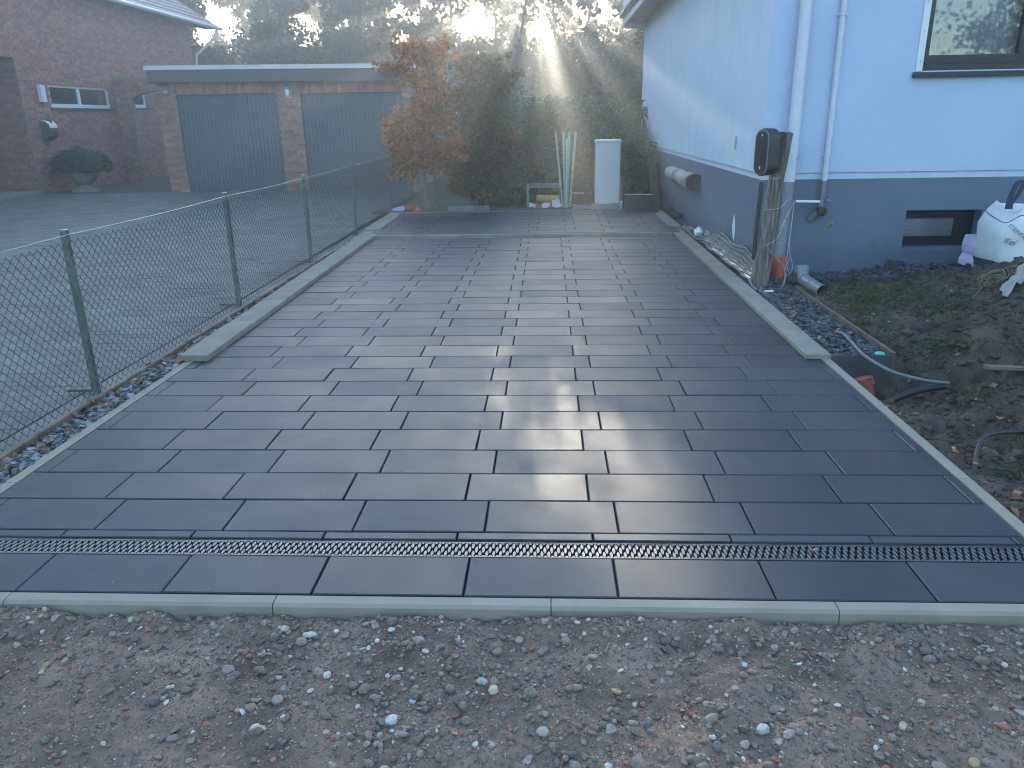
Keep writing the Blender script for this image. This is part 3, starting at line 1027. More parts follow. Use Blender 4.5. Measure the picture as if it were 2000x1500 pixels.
def strip_window(parent, w, mull):
    y0, y1, z0, z1 = w
    xg = XW - 0.07
    f = MB()
    f.box(xg - 0.03, xg + 0.03, y0, y1, z1 - 0.07, z1).box(xg - 0.03, xg + 0.03, y0, y1, z0 + 0.03, z0 + 0.13)
    ys_ = [y0, *mull, y1]
    for k, yv in enumerate(ys_):
        a = yv if k == 0 else (yv - 0.10 if k == len(ys_) - 1 else yv - 0.06)
        f.box(xg - 0.027, xg + 0.027, a, a + (0.12 if 0 < k < len(ys_) - 1 else 0.10), z0 + 0.13, z1 - 0.07)
    wn_ = link("window", f, "white_plastic", parent)
    for a, b in zip(ys_[:-1], ys_[1:]):
        link("pane", MB().add([(xg, a, z0 + 0.1), (xg, b, z0 + 0.1), (xg, b, z1 - 0.05), (xg, a, z1 - 0.05)], [(0, 1, 2, 3)]), GLASS, wn_)
    link("room", MB().add([(xg - 0.5, y0 - .3, z0 - .2), (xg - 0.5, y1 + .3, z0 - .2), (xg - 0.5, y1 + .3, z1 + .2), (xg - 0.5, y0 - .3, z1 + .2)], [(0, 1, 2, 3)]), "room_dark", wn_)
    link("sill", MB().box(XW - 0.10, XW + 0.05, y0 - 0.05, y1 + 0.12, z0 - 0.035, z0 + 0.028), "fascia", wn_)
strip_window(house, win1, [19.75])
strip_window(house, win2, [])
# roof: eaves facing the yard
rf = MB()
ex, ez = -12.42, 5.30
rise = math.tan(rad(33))
rf.add([(ex, 6, ez), (ex, 29.3, ez), (ex - 5.5, 29.3, ez + 5.5 * rise), (ex - 5.5, 6, ez + 5.5 * rise)], [(0, 1, 2, 3)])
rf.add([(ex - 11, 6, ez), (ex - 11, 29.3, ez), (ex - 5.5, 29.3, ez + 5.5 * rise), (ex - 5.5, 6, ez + 5.5 * rise)], [(3, 2, 1, 0)])
rf.add([(ex, 6, ez - 0.02), (ex - 0.6, 6, ez - 0.02), (ex - 0.6, 29.3, ez - 0.02), (ex, 29.3, ez - 0.02)], [(0, 1, 2, 3)])
rf.add([(XW, 27.6, 5.35), (XW - 8, 27.6, 5.35), (ex - 5.5, 27.6, ez + 5.4 * rise)], [(0, 1, 2)])
roof = link("roof", rf, "fascia", house)
tl = []
r_ = np.random.default_rng(4)
tm = MB()
nrow = 8
for k in range(nrow):
    d0, d1 = k * 0.34, k * 0.34 + 0.40
    y = 14.0
    while y < 29.2:
        z_ = 0.03 + 0.02
        a = (ex - d0 * math.cos(rad(33)), ez + d0 * math.sin(rad(33)))
        b = (ex - d1 * math.cos(rad(33)), ez + d1 * math.sin(rad(33)))
        tm.add([(a[0], y, a[1] + 0.075), (a[0], y + 0.29, a[1] + 0.075), (b[0], y + 0.29, b[1] + 0.03), (b[0], y, b[1] + 0.03),
                (a[0], y, a[1] + 0.035), (a[0], y + 0.29, a[1] + 0.035)], [(0, 1, 2, 3), (0, 4, 5, 1)])
        y += 0.30
link("roof_tiles", tm, "roof_tile", roof, "stuff")
gt = MB().tube([(ex + 0.06, 6, ez - 0.02), (ex + 0.06, 29.35, ez - 0.02)], 0.065, 10)
link("gutter", gt, "zinc_trim", roof)
dp = MB().tube([(ex + 0.06, 28.9, ez - 0.06), (ex + 0.04, 28.6, ez - 0.42), (XW + 0.10, 27.75, ez - 1.05), (XW + 0.08, 27.7, ez - 1.35), (XW + 0.08, 27.7, 0.1)], 0.05, 8)
link("downpipe", dp, "zinc_trim", house)
# arched garden wall between house and garage
aw = thing("arch_wall", "low brick wall with round-topped opening joining brick house and garage", "wall", (-11.1, 21.7, 0.1))
ac, ar, az = -11.0, 1.42, 2.44
def archpoly():
    pts = [(XW + 0.0, 0.0), (ac - ar, 0.0), (ac - ar, az)]
    for k in range(1, 12):
        a = math.pi - math.pi * k / 12
        pts.append((ac + ar * math.cos(a), az + 0.36 * math.sin(a)))
    pts += [(ac + ar, az), (ac + ar, 0.0), (-9.35, 0.0), (-9.35, 3.12), (XW, 3.12)]
    return pts
am = MB()
poly = archpoly()
# split into quads so that the concave outline stays clean
am.box(XW + 0.01, ac - ar, 21.6, 21.84, 0, 3.10)
am.box(ac + ar, -9.36, 21.6, 21.84, 0, 3.10)
for k in range(12):
    a0, a1 = math.pi - math.pi * k / 12, math.pi - math.pi * (k + 1) / 12
    x0_, x1_ = ac + ar * math.cos(a0), ac + ar * math.cos(a1)
    z0_, z1_ = az + 0.36 * math.sin(a0), az + 0.36 * math.sin(a1)
    am.add([(x0_, 21.6, z0_), (x1_, 21.6, z1_), (x1_, 21.6, 3.10), (x0_, 21.6, 3.10), (x0_, 21.84, z0_), (x1_, 21.84, z1_), (x1_, 21.84, 3.1), (x0_, 21.84, 3.1)],
           [(0, 1, 2, 3), (7, 6, 5, 4), (1, 0, 4, 5), (3, 2, 6, 7)])
awm = link("wall", am, "mortar", aw)
ab = brick_boxes('Y', 21.6, XW + 0.02, -9.5, 0.1, 3.08, lambda u, z: abs(u - ac) < ar + 0.06 and z < az + 0.36 * math.sqrt(max(0, 1 - min(1, ((u - ac) / ar) ** 2))) + 0.05, flip=-1)
pieces(awm, "brick", ab, "brick", (-12.5, 21.6, 2.0), 120)
link("coping", MB().box(XW + 0.01, -9.36, 21.57, 21.87, 3.102, 3.16), "kerb_concrete", aw)

# double garage ----------------------------------------------------------
YG = 17.0
garage = thing("garage", "flat-roofed brick double garage with two dark ribbed doors", "garage", (-6.2, 18, 0.1))
GX0, GX1 = -9.34, -2.92
gz = 2.46
d1 = (-8.86, -6.29, 0.02, gz + 0.01)
d2 = (-5.72, -3.15, 0.02, gz - 0.02)
gw = MB()
wall_holes(gw, 'Y', YG, GX0, GX1, -0.1, 3.0, [d1, d2], 0.14)
gw.box(GX0 + 0.01, GX1 - 0.01, YG + 0.3, YG + 6, -0.1, 2.95)
gwall = link("wall", gw, "mortar", garage)
def ingd(u, z):
    return any(h[0] - 0.02 < u < h[1] + 0.02 and z < h[3] + 0.23 for h in (d1, d2))
gb = brick_boxes('Y', YG, GX0, GX1, 0.1, 2.74, ingd, flip=-1)
sb = brick_boxes('Y', YG, d1[0] - 0.03, d1[1] + 0.03, gz + 0.015, gz + 0.235, None, flip=-1, soldier=True) + brick_boxes('Y', YG, d2[0] - 0.03, d2[1] + 0.03, gz - 0.015, gz + 0.205, None, flip=-1, soldier=True)
pieces(gwall, "brick", gb + sb, "brick", (-6.0, YG, 1.3), 290)
for h in (d1, d2):
    dm = MB()
    dm.box(h[0] - 0.001, h[1] + 0.001, YG + 0.10, YG + 0.13, 0.085, h[3])
    gd = link("door", dm, "garage_door", garage)
    n = 26
    w = (h[1] - h[0] - 0.02) / n
    for k in range(n):
        a = h[0] + 0.01 + k * w
        link("rib", MB().box(a + 0.004, a + w - 0.004, YG + 0.082, YG + 0.0995, 0.10, h[3] - 0.02), "garage_door", gd)
    kx = (h[0] + h[1]) / 2 + 0.02
    link("knob", MB().lathe([(0, 0), (0.022, 0.0), (0.026, 0.03), (0.012, 0.05), (0, 0.052)], (kx, YG + 0.08, 0.74), 12, axis=(0, -1, 0)), "steel", gd)
    link("threshold", MB().box(h[0], h[1], YG - 0.05, YG + 0.13, 0.0, 0.082), "kerb_concrete", gd)
fm = MB()
fm.add([(GX0 - 0.05, YG - 0.25, 2.755), (GX1 + 0.1, YG - 0.25, 2.675), (GX1 + 0.1, YG - 0.25, 2.96), (GX0 - 0.05, YG - 0.25, 3.03),
        (GX0 - 0.05, YG + 6.2, 2.755), (GX1 + 0.1, YG + 6.2, 2.675), (GX1 + 0.1, YG + 6.2, 2.96), (GX0 - 0.05, YG + 6.2, 3.03)],
       [(0, 1, 2, 3), (7, 6, 5, 4), (1, 5, 6, 2), (4, 0, 3, 7), (3, 2, 6, 7), (0, 4, 5, 1)])
link("fascia", fm, "fascia", garage)
rm = MB()
rm.add([(GX0 - 0.09, YG - 0.29, 3.032), (GX1 + 0.14, YG - 0.29, 2.962), (GX1 + 0.14, YG - 0.29, 3.062), (GX0 - 0.09, YG - 0.29, 3.132),
        (GX0 - 0.09, YG + 6.3, 3.032), (GX1 + 0.14, YG + 6.3, 2.962), (GX1 + 0.14, YG + 6.3, 3.062), (GX0 - 0.09, YG + 6.3, 3.132)],
       [(0, 1, 2, 3), (7, 6, 5, 4), (1, 5, 6, 2), (4, 0, 3, 7), (3, 2, 6, 7), (0, 4, 5, 1)])
link("roof_edge", rm, "zinc_trim", garage)
# wall lamp between the doors
wl_ = thing("wall_lamp", "small steel and glass lantern on the pillar between the garage doors", "lamp", (-6.0, YG - 0.1, 2.35))
link("glass_tube", MB().lathe([(0, 0), (0.055, 0), (0.055, 0.18), (0, 0.18)], (-6.0, YG - 0.09, 2.37), 12), "lamp_glass", wl_)
link("back_plate", MB().box(-6.075, -5.925, YG - 0.03, YG - 0.008, 2.34, 2.58), "steel", wl_)
for s in (-1, 1):
    link("rod", MB().tube([(-6.0 + s * 0.075, YG - 0.09, 2.35), (-6.0 + s * 0.075, YG - 0.09, 2.57)], 0.010, 6), "steel", wl_)
link("cap", MB().lathe([(0, 0.02), (0.085, 0.0), (0.085, -0.02), (0, -0.02)], (-6.0, YG - 0.09, 2.575), 12), "steel", wl_)
sn = thing("motion_sensor", "small round light sensor on the brick at the garage corner", "sensor", (-9.08, YG, 2.48))
link("housing", MB().lathe([(0, 0), (0.07, 0), (0.075, 0.04), (0.05, 0.09), (0, 0.1)], (-9.08, YG - 0.008, 2.52), 14, axis=(0, -1, 0)), "cabinet_dark", sn)
link("lens", MB().lathe([(0, 0), (0.03, 0), (0.02, 0.02), (0, 0.025)], (-9.08, YG - 0.105, 2.52), 10, axis=(0, -1, 0)), "lamp_glass", sn)
# things on the house wall
t = thing("wall_light", "tall white box lamp on the brick wall beside the window", "lamp", (XW + 0.05, 17.87, 2.38))
link("backplate", MB().box(XW + 0.008, XW + 0.03, 17.76, 17.99, 2.37, 2.83), "steel", t)
link("shade", MB().prism([(17.79, 0.03), (17.96, 0.03), (17.93, 0.10), (17.82, 0.10)], 'Z', 0, 1).box(0, 0.001, 0, 0.001, 0, 0.001) if False else MB().box(XW + 0.03, XW + 0.13, 17.79, 17.96, 2.39, 2.81, 0.02), "lamp_glass", t)
t = thing("letterbox", "dark rounded letterbox with white flap on the brick wall", "letterbox", (XW + 0.05, 17.8, 1.42))
prof = [(XW + 0.008, 1.42), (XW + 0.008, 1.93)]
for k in range(0, 11):
    a = math.pi / 2 - math.pi * k / 10
    prof.append((XW + 0.05 + 0.19 * math.cos(a), 1.675 + 0.235 * math.sin(a)))
link("body", MB().prism(prof, 'Y', 17.62, 18.02), "fascia", t)
link("flap", MB().prism([(XW + 0.06, 1.915), (XW + 0.15, 1.895), (XW + 0.225, 1.82), (XW + 0.245, 1.745), (XW + 0.252, 1.745), (XW + 0.235, 1.83), (XW + 0.155, 1.908), (XW + 0.06, 1.927)], 'Y', 17.66, 17.98), "white_plastic", t)
link("slot", MB().box(XW + 0.10, XW + 0.22, 17.81, 17.83, 1.84, 1.935), "black_plastic", t)
# step at the porch
st = thing("porch_step", "low concrete step in front of the recessed entrance", "step", (-13.4, 15.5, 0.08))
link("tread", MB().box(-15.8, -12.82, 13.5, 17.06, 0.0, 0.20, 0.01), "old_concrete", st)
# stone bowl with a hydrangea
ux, uy = -12.05, 17.75
t = thing("stone_planter", "round grey stone bowl planter on a foot by the brick wall", "planter", (ux, uy, 0.1))
link("bowl", MB().lathe([(0.10, 0.0), (0.16, 0.02), (0.30, 0.12), (0.36, 0.26), (0.37, 0.32), (0.34, 0.32), (0.30, 0.22), (0.0, 0.20)], (ux, uy, 0.28), 24), "stone_bowl", t)
link("foot", MB().lathe([(0.36, 0.0), (0.35, 0.05), (0.16, 0.13), (0.10, 0.18)], (ux, uy, 0.10), 20), "stone_bowl", t)
t = thing("hydrangea", "bushy green hydrangea with a few red blooms in the stone bowl", "plant", (ux, uy, 0.55))
r_ = np.random.default_rng(31)
n = 2600
d = r_.normal(size=(n, 3)); d /= np.linalg.norm(d, axis=1)[:, None]
d[:, 2] = np.abs(d[:, 2]) * 0.9 - 0.15
rr_ = (0.72 + 0.28 * r_.random(n) ** 0.5)[:, None]
lump = (1 + 0.16 * np.sin(d[:, 0] * 9 + 2) * np.cos(d[:, 1] * 7 + d[:, 2] * 8))[:, None]
C = d * rr_ * lump * np.array([0.74, 0.60, 0.62]) + np.array([ux - 0.02, uy, 0.72])
V, F = leaves(C, 0.13, 0.085, 0.2, r_, d)
link("foliage", npmesh("foliage", V, F), "hydrangea_leaf", t, "stuff")
sm_ = MB()
for k in range(9):
    a = k * 0.7
    sm_.tube([(ux + 0.05 * math.cos(a), uy + 0.05 * math.sin(a), 0.48), (ux + 0.25 * math.cos(a), uy + 0.2 * math.sin(a), 0.8), (ux + 0.4 * math.cos(a), uy + 0.33 * math.sin(a), 1.05)], [0.012, 0.009, 0.005], 5)
link("stems", sm_, "twig", t)

# ------------------------------------------------------------------ white rendered house
XH, YH = 2.83, 6.10
wh = thing("white_house", "white rendered house with grey plinth beside the driveway", "house", (6, 10, -0.1))
bw = (4.50, 5.345, 0.215, 0.685)
uw = (4.425, 5.60, 2.165, 3.45)
pl = MB()
wall_holes(pl, 'Y', YH, XH, 14, -0.6, 1.045, [bw], 0.20)
pl.add([(XH, YH, -0.6), (XH, YH, 1.045), (XH, 18.0, 1.045), (XH, 18.0, -0.6)], [(0, 1, 2, 3)])
pl.add([(XH, 18.0, -0.6), (XH, 18.0, 1.045), (14, 18.0, 1.045), (14, 18.0, -0.6)], [(0, 1, 2, 3)])
link("plinth", pl, "grey_plinth_skylit", wh)
bd = MB()
bd.add([(XH, YH, 1.045), (14, YH, 1.045), (14, YH, 1.125), (XH, YH, 1.125)], [(0, 1, 2, 3)])
bd.add([(XH, YH, 1.045), (XH, YH, 1.125), (XH, 18, 1.125), (XH, 18, 1.045)], [(0, 1, 2, 3)])
link("base_strip", bd, "white_render_skylit", wh)
xu, yu = XH - 0.022, YH - 0.022
up_ = MB()
wall_holes(up_, 'Y', yu, xu, 14, 1.118, 5.6, [uw], 0.14)
link("front_wall", up_, "front_render_skylit", wh)
up_ = MB()
up_.add([(xu, yu, 1.118), (xu, yu, 4.3), (xu, 18.02, 4.3), (xu, 18.02, 1.118)], [(0, 1, 2, 3)])
up_.add([(xu, 18.02, 1.118), (xu, 18.02, 4.3), (14, 18.02, 4.3), (14, 18.02, 1.118)], [(0, 1, 2, 3)])
up_.add([(xu, yu, 1.118), (14, yu, 1.118), (14, YH, 1.118), (XH, YH, 1.118)], [(3, 2, 1, 0)])
up_.add([(xu, yu, 1.118), (XH, YH, 1.118), (XH, 18, 1.118), (xu, 18.02, 1.118)], [(3, 2, 1, 0)])
link("side_wall", up_, "white_render_skylit", wh)
# eaves
ev = link("roof", MB().prism([(xu + 0.1, 3.98), (2.36, 3.98), (2.36, 4.16), (8.0, 7.6), (13.8, 4.16), (13.8, 3.98), (13.5, 3.98)], 'Y', 5.6, 18.25), "roof_tile", wh)
link("fascia_board", MB().box(2.315, 2.355, 5.6, 18.22, 3.95, 4.17), "patch_white", ev)
link("verge_board", MB().box(2.30, 3.2, 18.26, 18.30, 3.86, 4.55), "zinc_trim", ev)
link("gutter", MB().tube([(2.25, 5.6, 4.15), (2.25, 18.3, 4.15)], 0.06, 8), "pipe_grey", ev)
# upper window
f = MB()
yw = YH + 0.045
f.box(4.43, 4.495, yw - 0.03, yw + 0.04, 2.165, 3.45).box(5.425, 5.595, yw - 0.03, yw + 0.04, 2.165, 3.45).box(4.495, 5.425, yw - 0.03, yw + 0.04, 2.165, 2.32)
wn_ = link("window", f, "dark_frame", wh)
link("lower_rail", MB().box(4.46, 5.5, yw - 0.045, yw - 0.031, 2.235, 2.242).box(4.43, 5.6, yw - 0.05, yw - 0.0305, 2.17, 2.23), "dark_frame", wn_)
link("pane", MB().add([(4.49, yw, 2.31), (5.43, yw, 2.31), (5.43, yw, 3.45), (4.49, yw, 3.45)], [(0, 1, 2, 3)]), GLASS, wn_)
cm = MB()
nn = 40
for k in range(nn):
    xa, xb = 4.4 + 1.25 * k / nn, 4.4 + 1.25 * (k + 1) / nn
    cm.add([(xa, yw + 0.16 + 0.012 * math.sin(k * 1.9), 2.1), (xb, yw + 0.16 + 0.012 * math.sin((k + 1) * 1.9), 2.1), (xb, yw + 0.16 + 0.012 * math.sin((k + 1) * 1.9), 3.5), (xa, yw + 0.16 + 0.012 * math.sin(k * 1.9), 3.5)], [(0, 1, 2, 3)], True)
link("curtain", cm, "curtain", wn_)
link("side_trim", MB().box(4.358, 4.428, yu - 0.012, yu - 0.001, 2.16, 3.5), "white_plastic", wn_)
for zz in (2.26, 2.55, 2.84):
    link("screw", MB().lathe([(0, 0.004), (0.007, 0.003), (0.007, 0)], (4.393, yu - 0.0125, zz), 8, axis=(0, -1, 0)), "steel", wn_)
link("sill", MB().prism([(yu - 0.06, 2.10), (yu - 0.06, 2.135), (yw - 0.03, 2.163), (yw - 0.03, 2.10)], 'X', 4.335, 5.66), "dark_frame", wn_)
# basement window
f = MB()
yw = YH + 0.155
f.box(4.50, 4.56, yw, yw + 0.05, 0.26, 0.68).box(5.14, 5.34, yw, yw + 0.05, 0.26, 0.68).box(4.56, 5.14, yw, yw + 0.05, 0.58, 0.68).box(4.56, 5.14, yw, yw + 0.05, 0.26, 0.365)
wn_ = link("basement_window", f, "dark_frame", wh)
link("sash", MB().box(4.53, 5.30, yw - 0.016, yw - 0.001, 0.318, 0.326).box(4.53, 5.30, yw - 0.016, yw - 0.001, 0.62, 0.628), "dark_frame", wn_)
link("pane", MB().add([(4.55, yw + 0.02, 0.35), (5.15, yw + 0.02, 0.35), (5.15, yw + 0.02, 0.59), (4.55, yw + 0.02, 0.59)], [(0, 1, 2, 3)]), GLASS, wn_)
for k in range(11):
    link("blind_slat", MB().box(4.54, 5.16, yw + 0.045, yw + 0.055, 0.355 + k * 0.0222, 0.355 + k * 0.0222 + 0.0205, rot=(0.35, 0, 0)), "blind", wn_)
link("sill", MB().box(4.503, 5.342, YH + 0.002, yw + 0.01, 0.217, 0.258), "grey_plinth_skylit", wn_)
link("room", MB().add([(4.3, yw + 0.3, 0.1), (5.5, yw + 0.3, 0.1), (5.5, yw + 0.3, 0.8), (4.3, yw + 0.3, 0.8)], [(0, 1, 2, 3)]), "room_dark", wn_)
# filler patch, damp stains and small vent on the driveway side
def patch(poly, off):
    return MB().add([(XH - off, y_, z_) for y_, z_ in poly], [tuple(range(len(poly)))])
link("filler_patch", patch([(7.20, 0.185), (7.27, 0.25), (7.33, 0.36), (7.30, 0.46), (7.24, 0.535), (7.19, 0.45), (7.15, 0.33), (7.16, 0.24)], 0.003), "patch_white", wh)
vt = thing("wall_vent", "small white slotted vent on the house wall above the plinth", "vent", (2.79, 7.33, 1.33))
link("plate", MB().box(xu - 0.012, xu - 0.001, 7.29, 7.37, 1.325, 1.505), "white_plastic", vt)
for k in range(6):
    link("louvre", MB().box(xu - 0.022, xu - 0.0125, 7.295, 7.365, 1.335 + k * 0.028, 1.350 + k * 0.028), "straw", vt)
# downpipe
dpx, dpy = 3.11, 5.99
t = thing("downpipe", "thick white downpipe at the house corner, grey below the band", "pipe", (dpx, dpy, 0))
link("upper_pipe", MB().tube([(dpx, dpy, 1.03), (dpx, dpy, 5.3)], 0.062, 18), "pipe_white", t)
link("lower_pipe", MB().tube([(dpx - 0.08, dpy - 0.16, 0.22), (dpx - 0.015, dpy - 0.03, 0.75), (dpx, dpy, 1.029)], 0.060, 18), "pipe_painted_grey", t)
link("collar", MB().tube([(dpx, dpy, 1.30), (dpx, dpy, 1.325)], 0.070, 18).tube([(dpx, dpy, 1.34), (dpx, dpy, 1.352)], 0.067, 18), "pipe_white", t)
link("bracket", MB().box(dpx + 0.055, dpx + 0.10, dpy, dpy + 0.08, 1.305, 1.325), "steel", t)
t = thing("orange_pipe", "orange plastic drain pipe stub standing under the downpipe", "pipe", (3.01, 5.74, -0.08))
link("barrel", MB().tube([(3.02, 5.74, -0.12), (3.015, 5.75, 0.22)], 0.066, 18), "orange_pvc", t)
link("socket", MB().tube([(3.015, 5.75, 0.17), (3.014, 5.752, 0.235)], 0.074, 18), "orange_pvc", t)
# thin pipe with trap
tx, ty = 3.515, 6.04
t = thing("thin_pipe", "thin white vertical pipe on the front wall with grey lower end", "pipe", (tx, ty, 0.6))
link("upper_pipe", MB().tube([(tx, ty, 1.035), (tx, ty, 5.2)], 0.031, 12), "pipe_white", t)
link("lower_pipe", MB().tube([(tx - 0.005, ty, 0.74), (tx, ty, 1.034)], 0.029, 12), "pipe_painted_grey", t)
for zz in (1.30, 2.72):
    link("clip", MB().tube([(tx, ty, zz), (tx, ty, zz + 0.022)], 0.037, 12).box(tx - 0.06, tx + 0.06, ty - 0.002, ty + 0.012, zz + 0.004, zz + 0.018), "pipe_white", t)
link("elbow", MB().tube([(tx - 0.005, ty, 0.80), (tx - 0.01, ty - 0.02, 0.70), (tx - 0.05, ty + 0.04, 0.66)], 0.036, 12), "pipe_painted_grey", t)
link("tap", MB().lathe([(0, 0), (0.022, 0), (0.026, 0.03), (0, 0.035)], (tx + 0.05, ty - 0.03, 0.815), 10, axis=(0, -1, 0)), "pipe_grey", t)
link("end_cap", MB().lathe([(0.0, 0.03), (0.05, 0.028), (0.054, 0.0), (0.052, -0.06)], (tx - 0.01, ty - 0.06, 0.70), 18, axis=(0, -1, 0)), "rust", t)
link("wall_stub", MB().tube([(tx - 0.02, ty - 0.02, 0.69), (tx - 0.10, ty + 0.055, 0.60)], 0.045, 14), "pipe_painted_grey", t)
one("pvc_tube", MB().tube([(3.19, 5.95, 0.818), (3.47, 5.98, 0.806)], 0.016, 12), "white_plastic", "short white plastic tube held level between downpipe and thin pipe", "tube")
t = thing("wall_plug", "orange-yellow round plug in the grey plinth", "plug", (3.665, YH, 0.52))
link("rim", MB().lathe([(0.013, 0.012), (0.026, 0.012), (0.028, 0)], (3.665, YH - 0.001, 0.537), 16, axis=(0, -1, 0)), "yellow", t)
link("hole", MB().lathe([(0, 0.006), (0.013, 0.006), (0.013, 0.012)], (3.665, YH - 0.001, 0.537), 12, axis=(0, -1, 0)), "rust", t)

# wooden post with charger -------------------------------------------------
def post_mesh():
    r = np.random.default_rng(8)
    lv = np.linspace(-0.25, 1.565, 30)
    ring = []
    for a in np.linspace(0, 2 * np.pi, 21)[:-1]:
        ring.append((0.078 * np.sign(np.cos(a)) * abs(np.cos(a)) ** 0.45, 0.045 * np.sign(np.sin(a)) * abs(np.sin(a)) ** 0.45))
    ring = np.array(ring)
    V = []
    off = r.normal(0, 0.004, 20)
    for i, z in enumerate(lv):
        cx = 2.705 + 0.078 * z + (0.006 * math.sin(z * 5))
        w = 1.0 + 0.06 * math.sin(z * 3.1 + 1) + (0.10 if z < 0.3 else 0)
        for k, (x_, y_) in enumerate(ring):
            g_ = off[k] + 0.003 * math.sin(z * 9 + k * 2.1)
            d_ = math.hypot(x_, y_)
            V.append((cx + x_ * w * (1 + g_ / d_), 5.355 + y_ * (1 + g_ / d_), z + (r.normal(0, 0.006) if i == len(lv) - 1 else 0)))
    F = []
    n = 20
    for i in range(len(lv) - 1):
        for k in range(n):
            F.append((i * n + k, i * n + (k + 1) % n, (i + 1) * n + (k + 1) % n, (i + 1) * n + k))
    mb = MB().add(V, F)
    mb.add(V[-n:], [tuple(range(n))])
    return mb
one("wooden_post", post_mesh(), "weathered_wood", "cracked weathered wooden post leaning at the house corner", "post")
ch = thing("ev_charger", "black oval wall charger fixed to the wooden post", "charger", (2.62, 5.27, 1.15))
def stadium(w, h, n=10):
    pts = []
    for k in range(n + 1):
        a = math.pi * k / n
        pts.append((w / 2 * math.cos(a), (h - w) / 2 + w / 2 * math.sin(a)))
    for k in range(n + 1):
        a = math.pi + math.pi * k / n
        pts.append((w / 2 * math.cos(a), -(h - w) / 2 + w / 2 * math.sin(a)))
    return pts
nrm = Vector((-0.84, -0.545, 0.0)).normalized()
sdv = Vector((-nrm.y, nrm.x, 0)) * -1
cc = Vector((2.572, 5.215, 1.385))
def ext(poly_list, cen=cc):
    """loft of (polygon, depth along normal) sections with caps"""
    mb = MB()
    vs_, fs_ = [], []
    n = len(poly_list[0][0])
    for poly, d in poly_list:
        for (a, b) in poly:
            vs_.append(cen + sdv * a + Vector((0, 0, b)) + nrm * d)
    for i in range(len(poly_list) - 1):
        for k in range(n):
            fs_.append((i * n + k, i * n + (k + 1) % n, (i + 1) * n + (k + 1) % n, (i + 1) * n + k))
    mb.add(vs_, fs_)
    mb.add(vs_[:n], [tuple(range(n))[::-1]])
    mb.add(vs_[-n:], [tuple(range(n))])
    return mb
body = link("body", ext([(stadium(0.185, 0.45), -0.155), (stadium(0.192, 0.462), -0.14), (stadium(0.195, 0.468), -0.02), (stadium(0.185, 0.455), 0.0)]), "black_plastic", ch)
link("rim", ext([(stadium(0.178, 0.448), 0.0005), (stadium(0.168, 0.435), 0.006)]), "cable_grey", ch)
link("front", ext([(stadium(0.158, 0.425), 0.0065), (stadium(0.150, 0.415), 0.010)]), "black_plastic", ch)
link("status_light", ext([(stadium(0.016, 0.022, 5), 0.0105), (stadium(0.014, 0.018, 5), 0.012)], cc + Vector((0, 0, 0.165))), "lamp_glass", ch)
link("socket_mark", ext([(stadium(0.018, 0.036, 5), 0.0105), (stadium(0.014, 0.030, 5), 0.012)], cc + Vector((0, 0, -0.15))), "lamp_glass", ch)
link("mount", MB().box(2.66, 2.80, 5.26, 5.315, 1.19, 1.58), "black_plastic", ch)
# small illegible lettering running down the side of the housing
mk = MB()
sx = cc + sdv * 0.0985 - nrm * 0.075
for k, (dz, w_, h_) in enumerate([(0.11, .018, .006), (0.095, .022, .006), (0.06, .02, .007), (0.045, .02, .006), (0.03, .022, .006), (0.015, .02, .008), (-0.025, .012, .012), (-0.045, .02, .006), (-0.07, .012, .012), (-0.085, .010, .010)]):
    p = sx + Vector((0, 0, dz - 0.02))
    a, b = nrm * (w_ / 2), Vector((0, 0, h_ / 2))
    o_ = sdv * 0.0004
    mk.add([p - a - b + o_, p + a - b + o_, p + a + b + o_, p - a + b + o_], [(0, 1, 2, 3)])
link("lettering", mk, "cabinet_grey", ch)

def spline(pts, n=10):
    pts = [Vector(p) for p in pts]
    out = []
    P = [pts[0]] + pts + [pts[-1]]
    for i in range(1, len(P) - 2):
        for k in range(n):
            t = k / n
            a, b, c, d = P[i - 1], P[i], P[i + 1], P[i + 2]
            out.append(0.5 * ((2 * b) + (-a + c) * t + (2 * a - 5 * b + 4 * c - d) * t * t + (-a + 3 * b - 3 * c + d) * t ** 3))
    out.append(pts[-1])
    return out
cb = thing("charger_cable", "grey cable hanging from the charger to the ground by the post", "cable", (2.75, 5.25, -0.03))
link("cord", MB().tube(spline([(2.70, 5.27, 1.16), (2.67, 5.27, 0.95), (2.655, 5.26, 0.7), (2.70, 5.25, 0.45), (2.88, 5.27, 0.25), (2.945, 5.25, 0.12), (2.90, 5.18, 0.0), (2.80, 5.08, -0.015), (2.66, 4.98, -0.01), (2.60, 5.15, 0.0), (2.58, 5.32, 0.06)]), 0.011, 8), "cable_grey", cb)
link("connector", MB().tube([(2.66, 4.985, -0.006), (2.755, 4.985, -0.004)], 0.017, 10), "white_plastic", cb)
cb = thing("conduit", "dark conduit strip running down beside the wooden post", "conduit", (2.76, 5.9, 0))
link("tube", MB().tube([(2.82, 6.04, 1.03), (2.80, 6.03, 0.5), (2.79, 6.0, -0.05)], 0.022, 10), "black_plastic", cb)
stg = MB()
def st_(pts, r=0.0022):
    stg.tube(spline(pts, 6), r, 5)
st_([(2.72, 5.30, 1.12), (2.82, 5.30, 1.125), (2.95, 5.6, 1.12), (3.05, 5.86, 1.14)])
st_([(2.68, 5.30, 0.80), (2.83, 5.30, 0.82), (3.0, 5.6, 0.87), (3.10, 5.85, 0.86), (3.17, 5.93, 0.82)])
st_([(3.17, 5.93, 0.82), (3.05, 5.75, 0.68), (2.84, 5.32, 0.50), (2.68, 5.29, 0.42)])
st_([(3.17, 5.93, 0.82), (3.0, 5.7, 0.60), (2.84, 5.30, 0.60)])
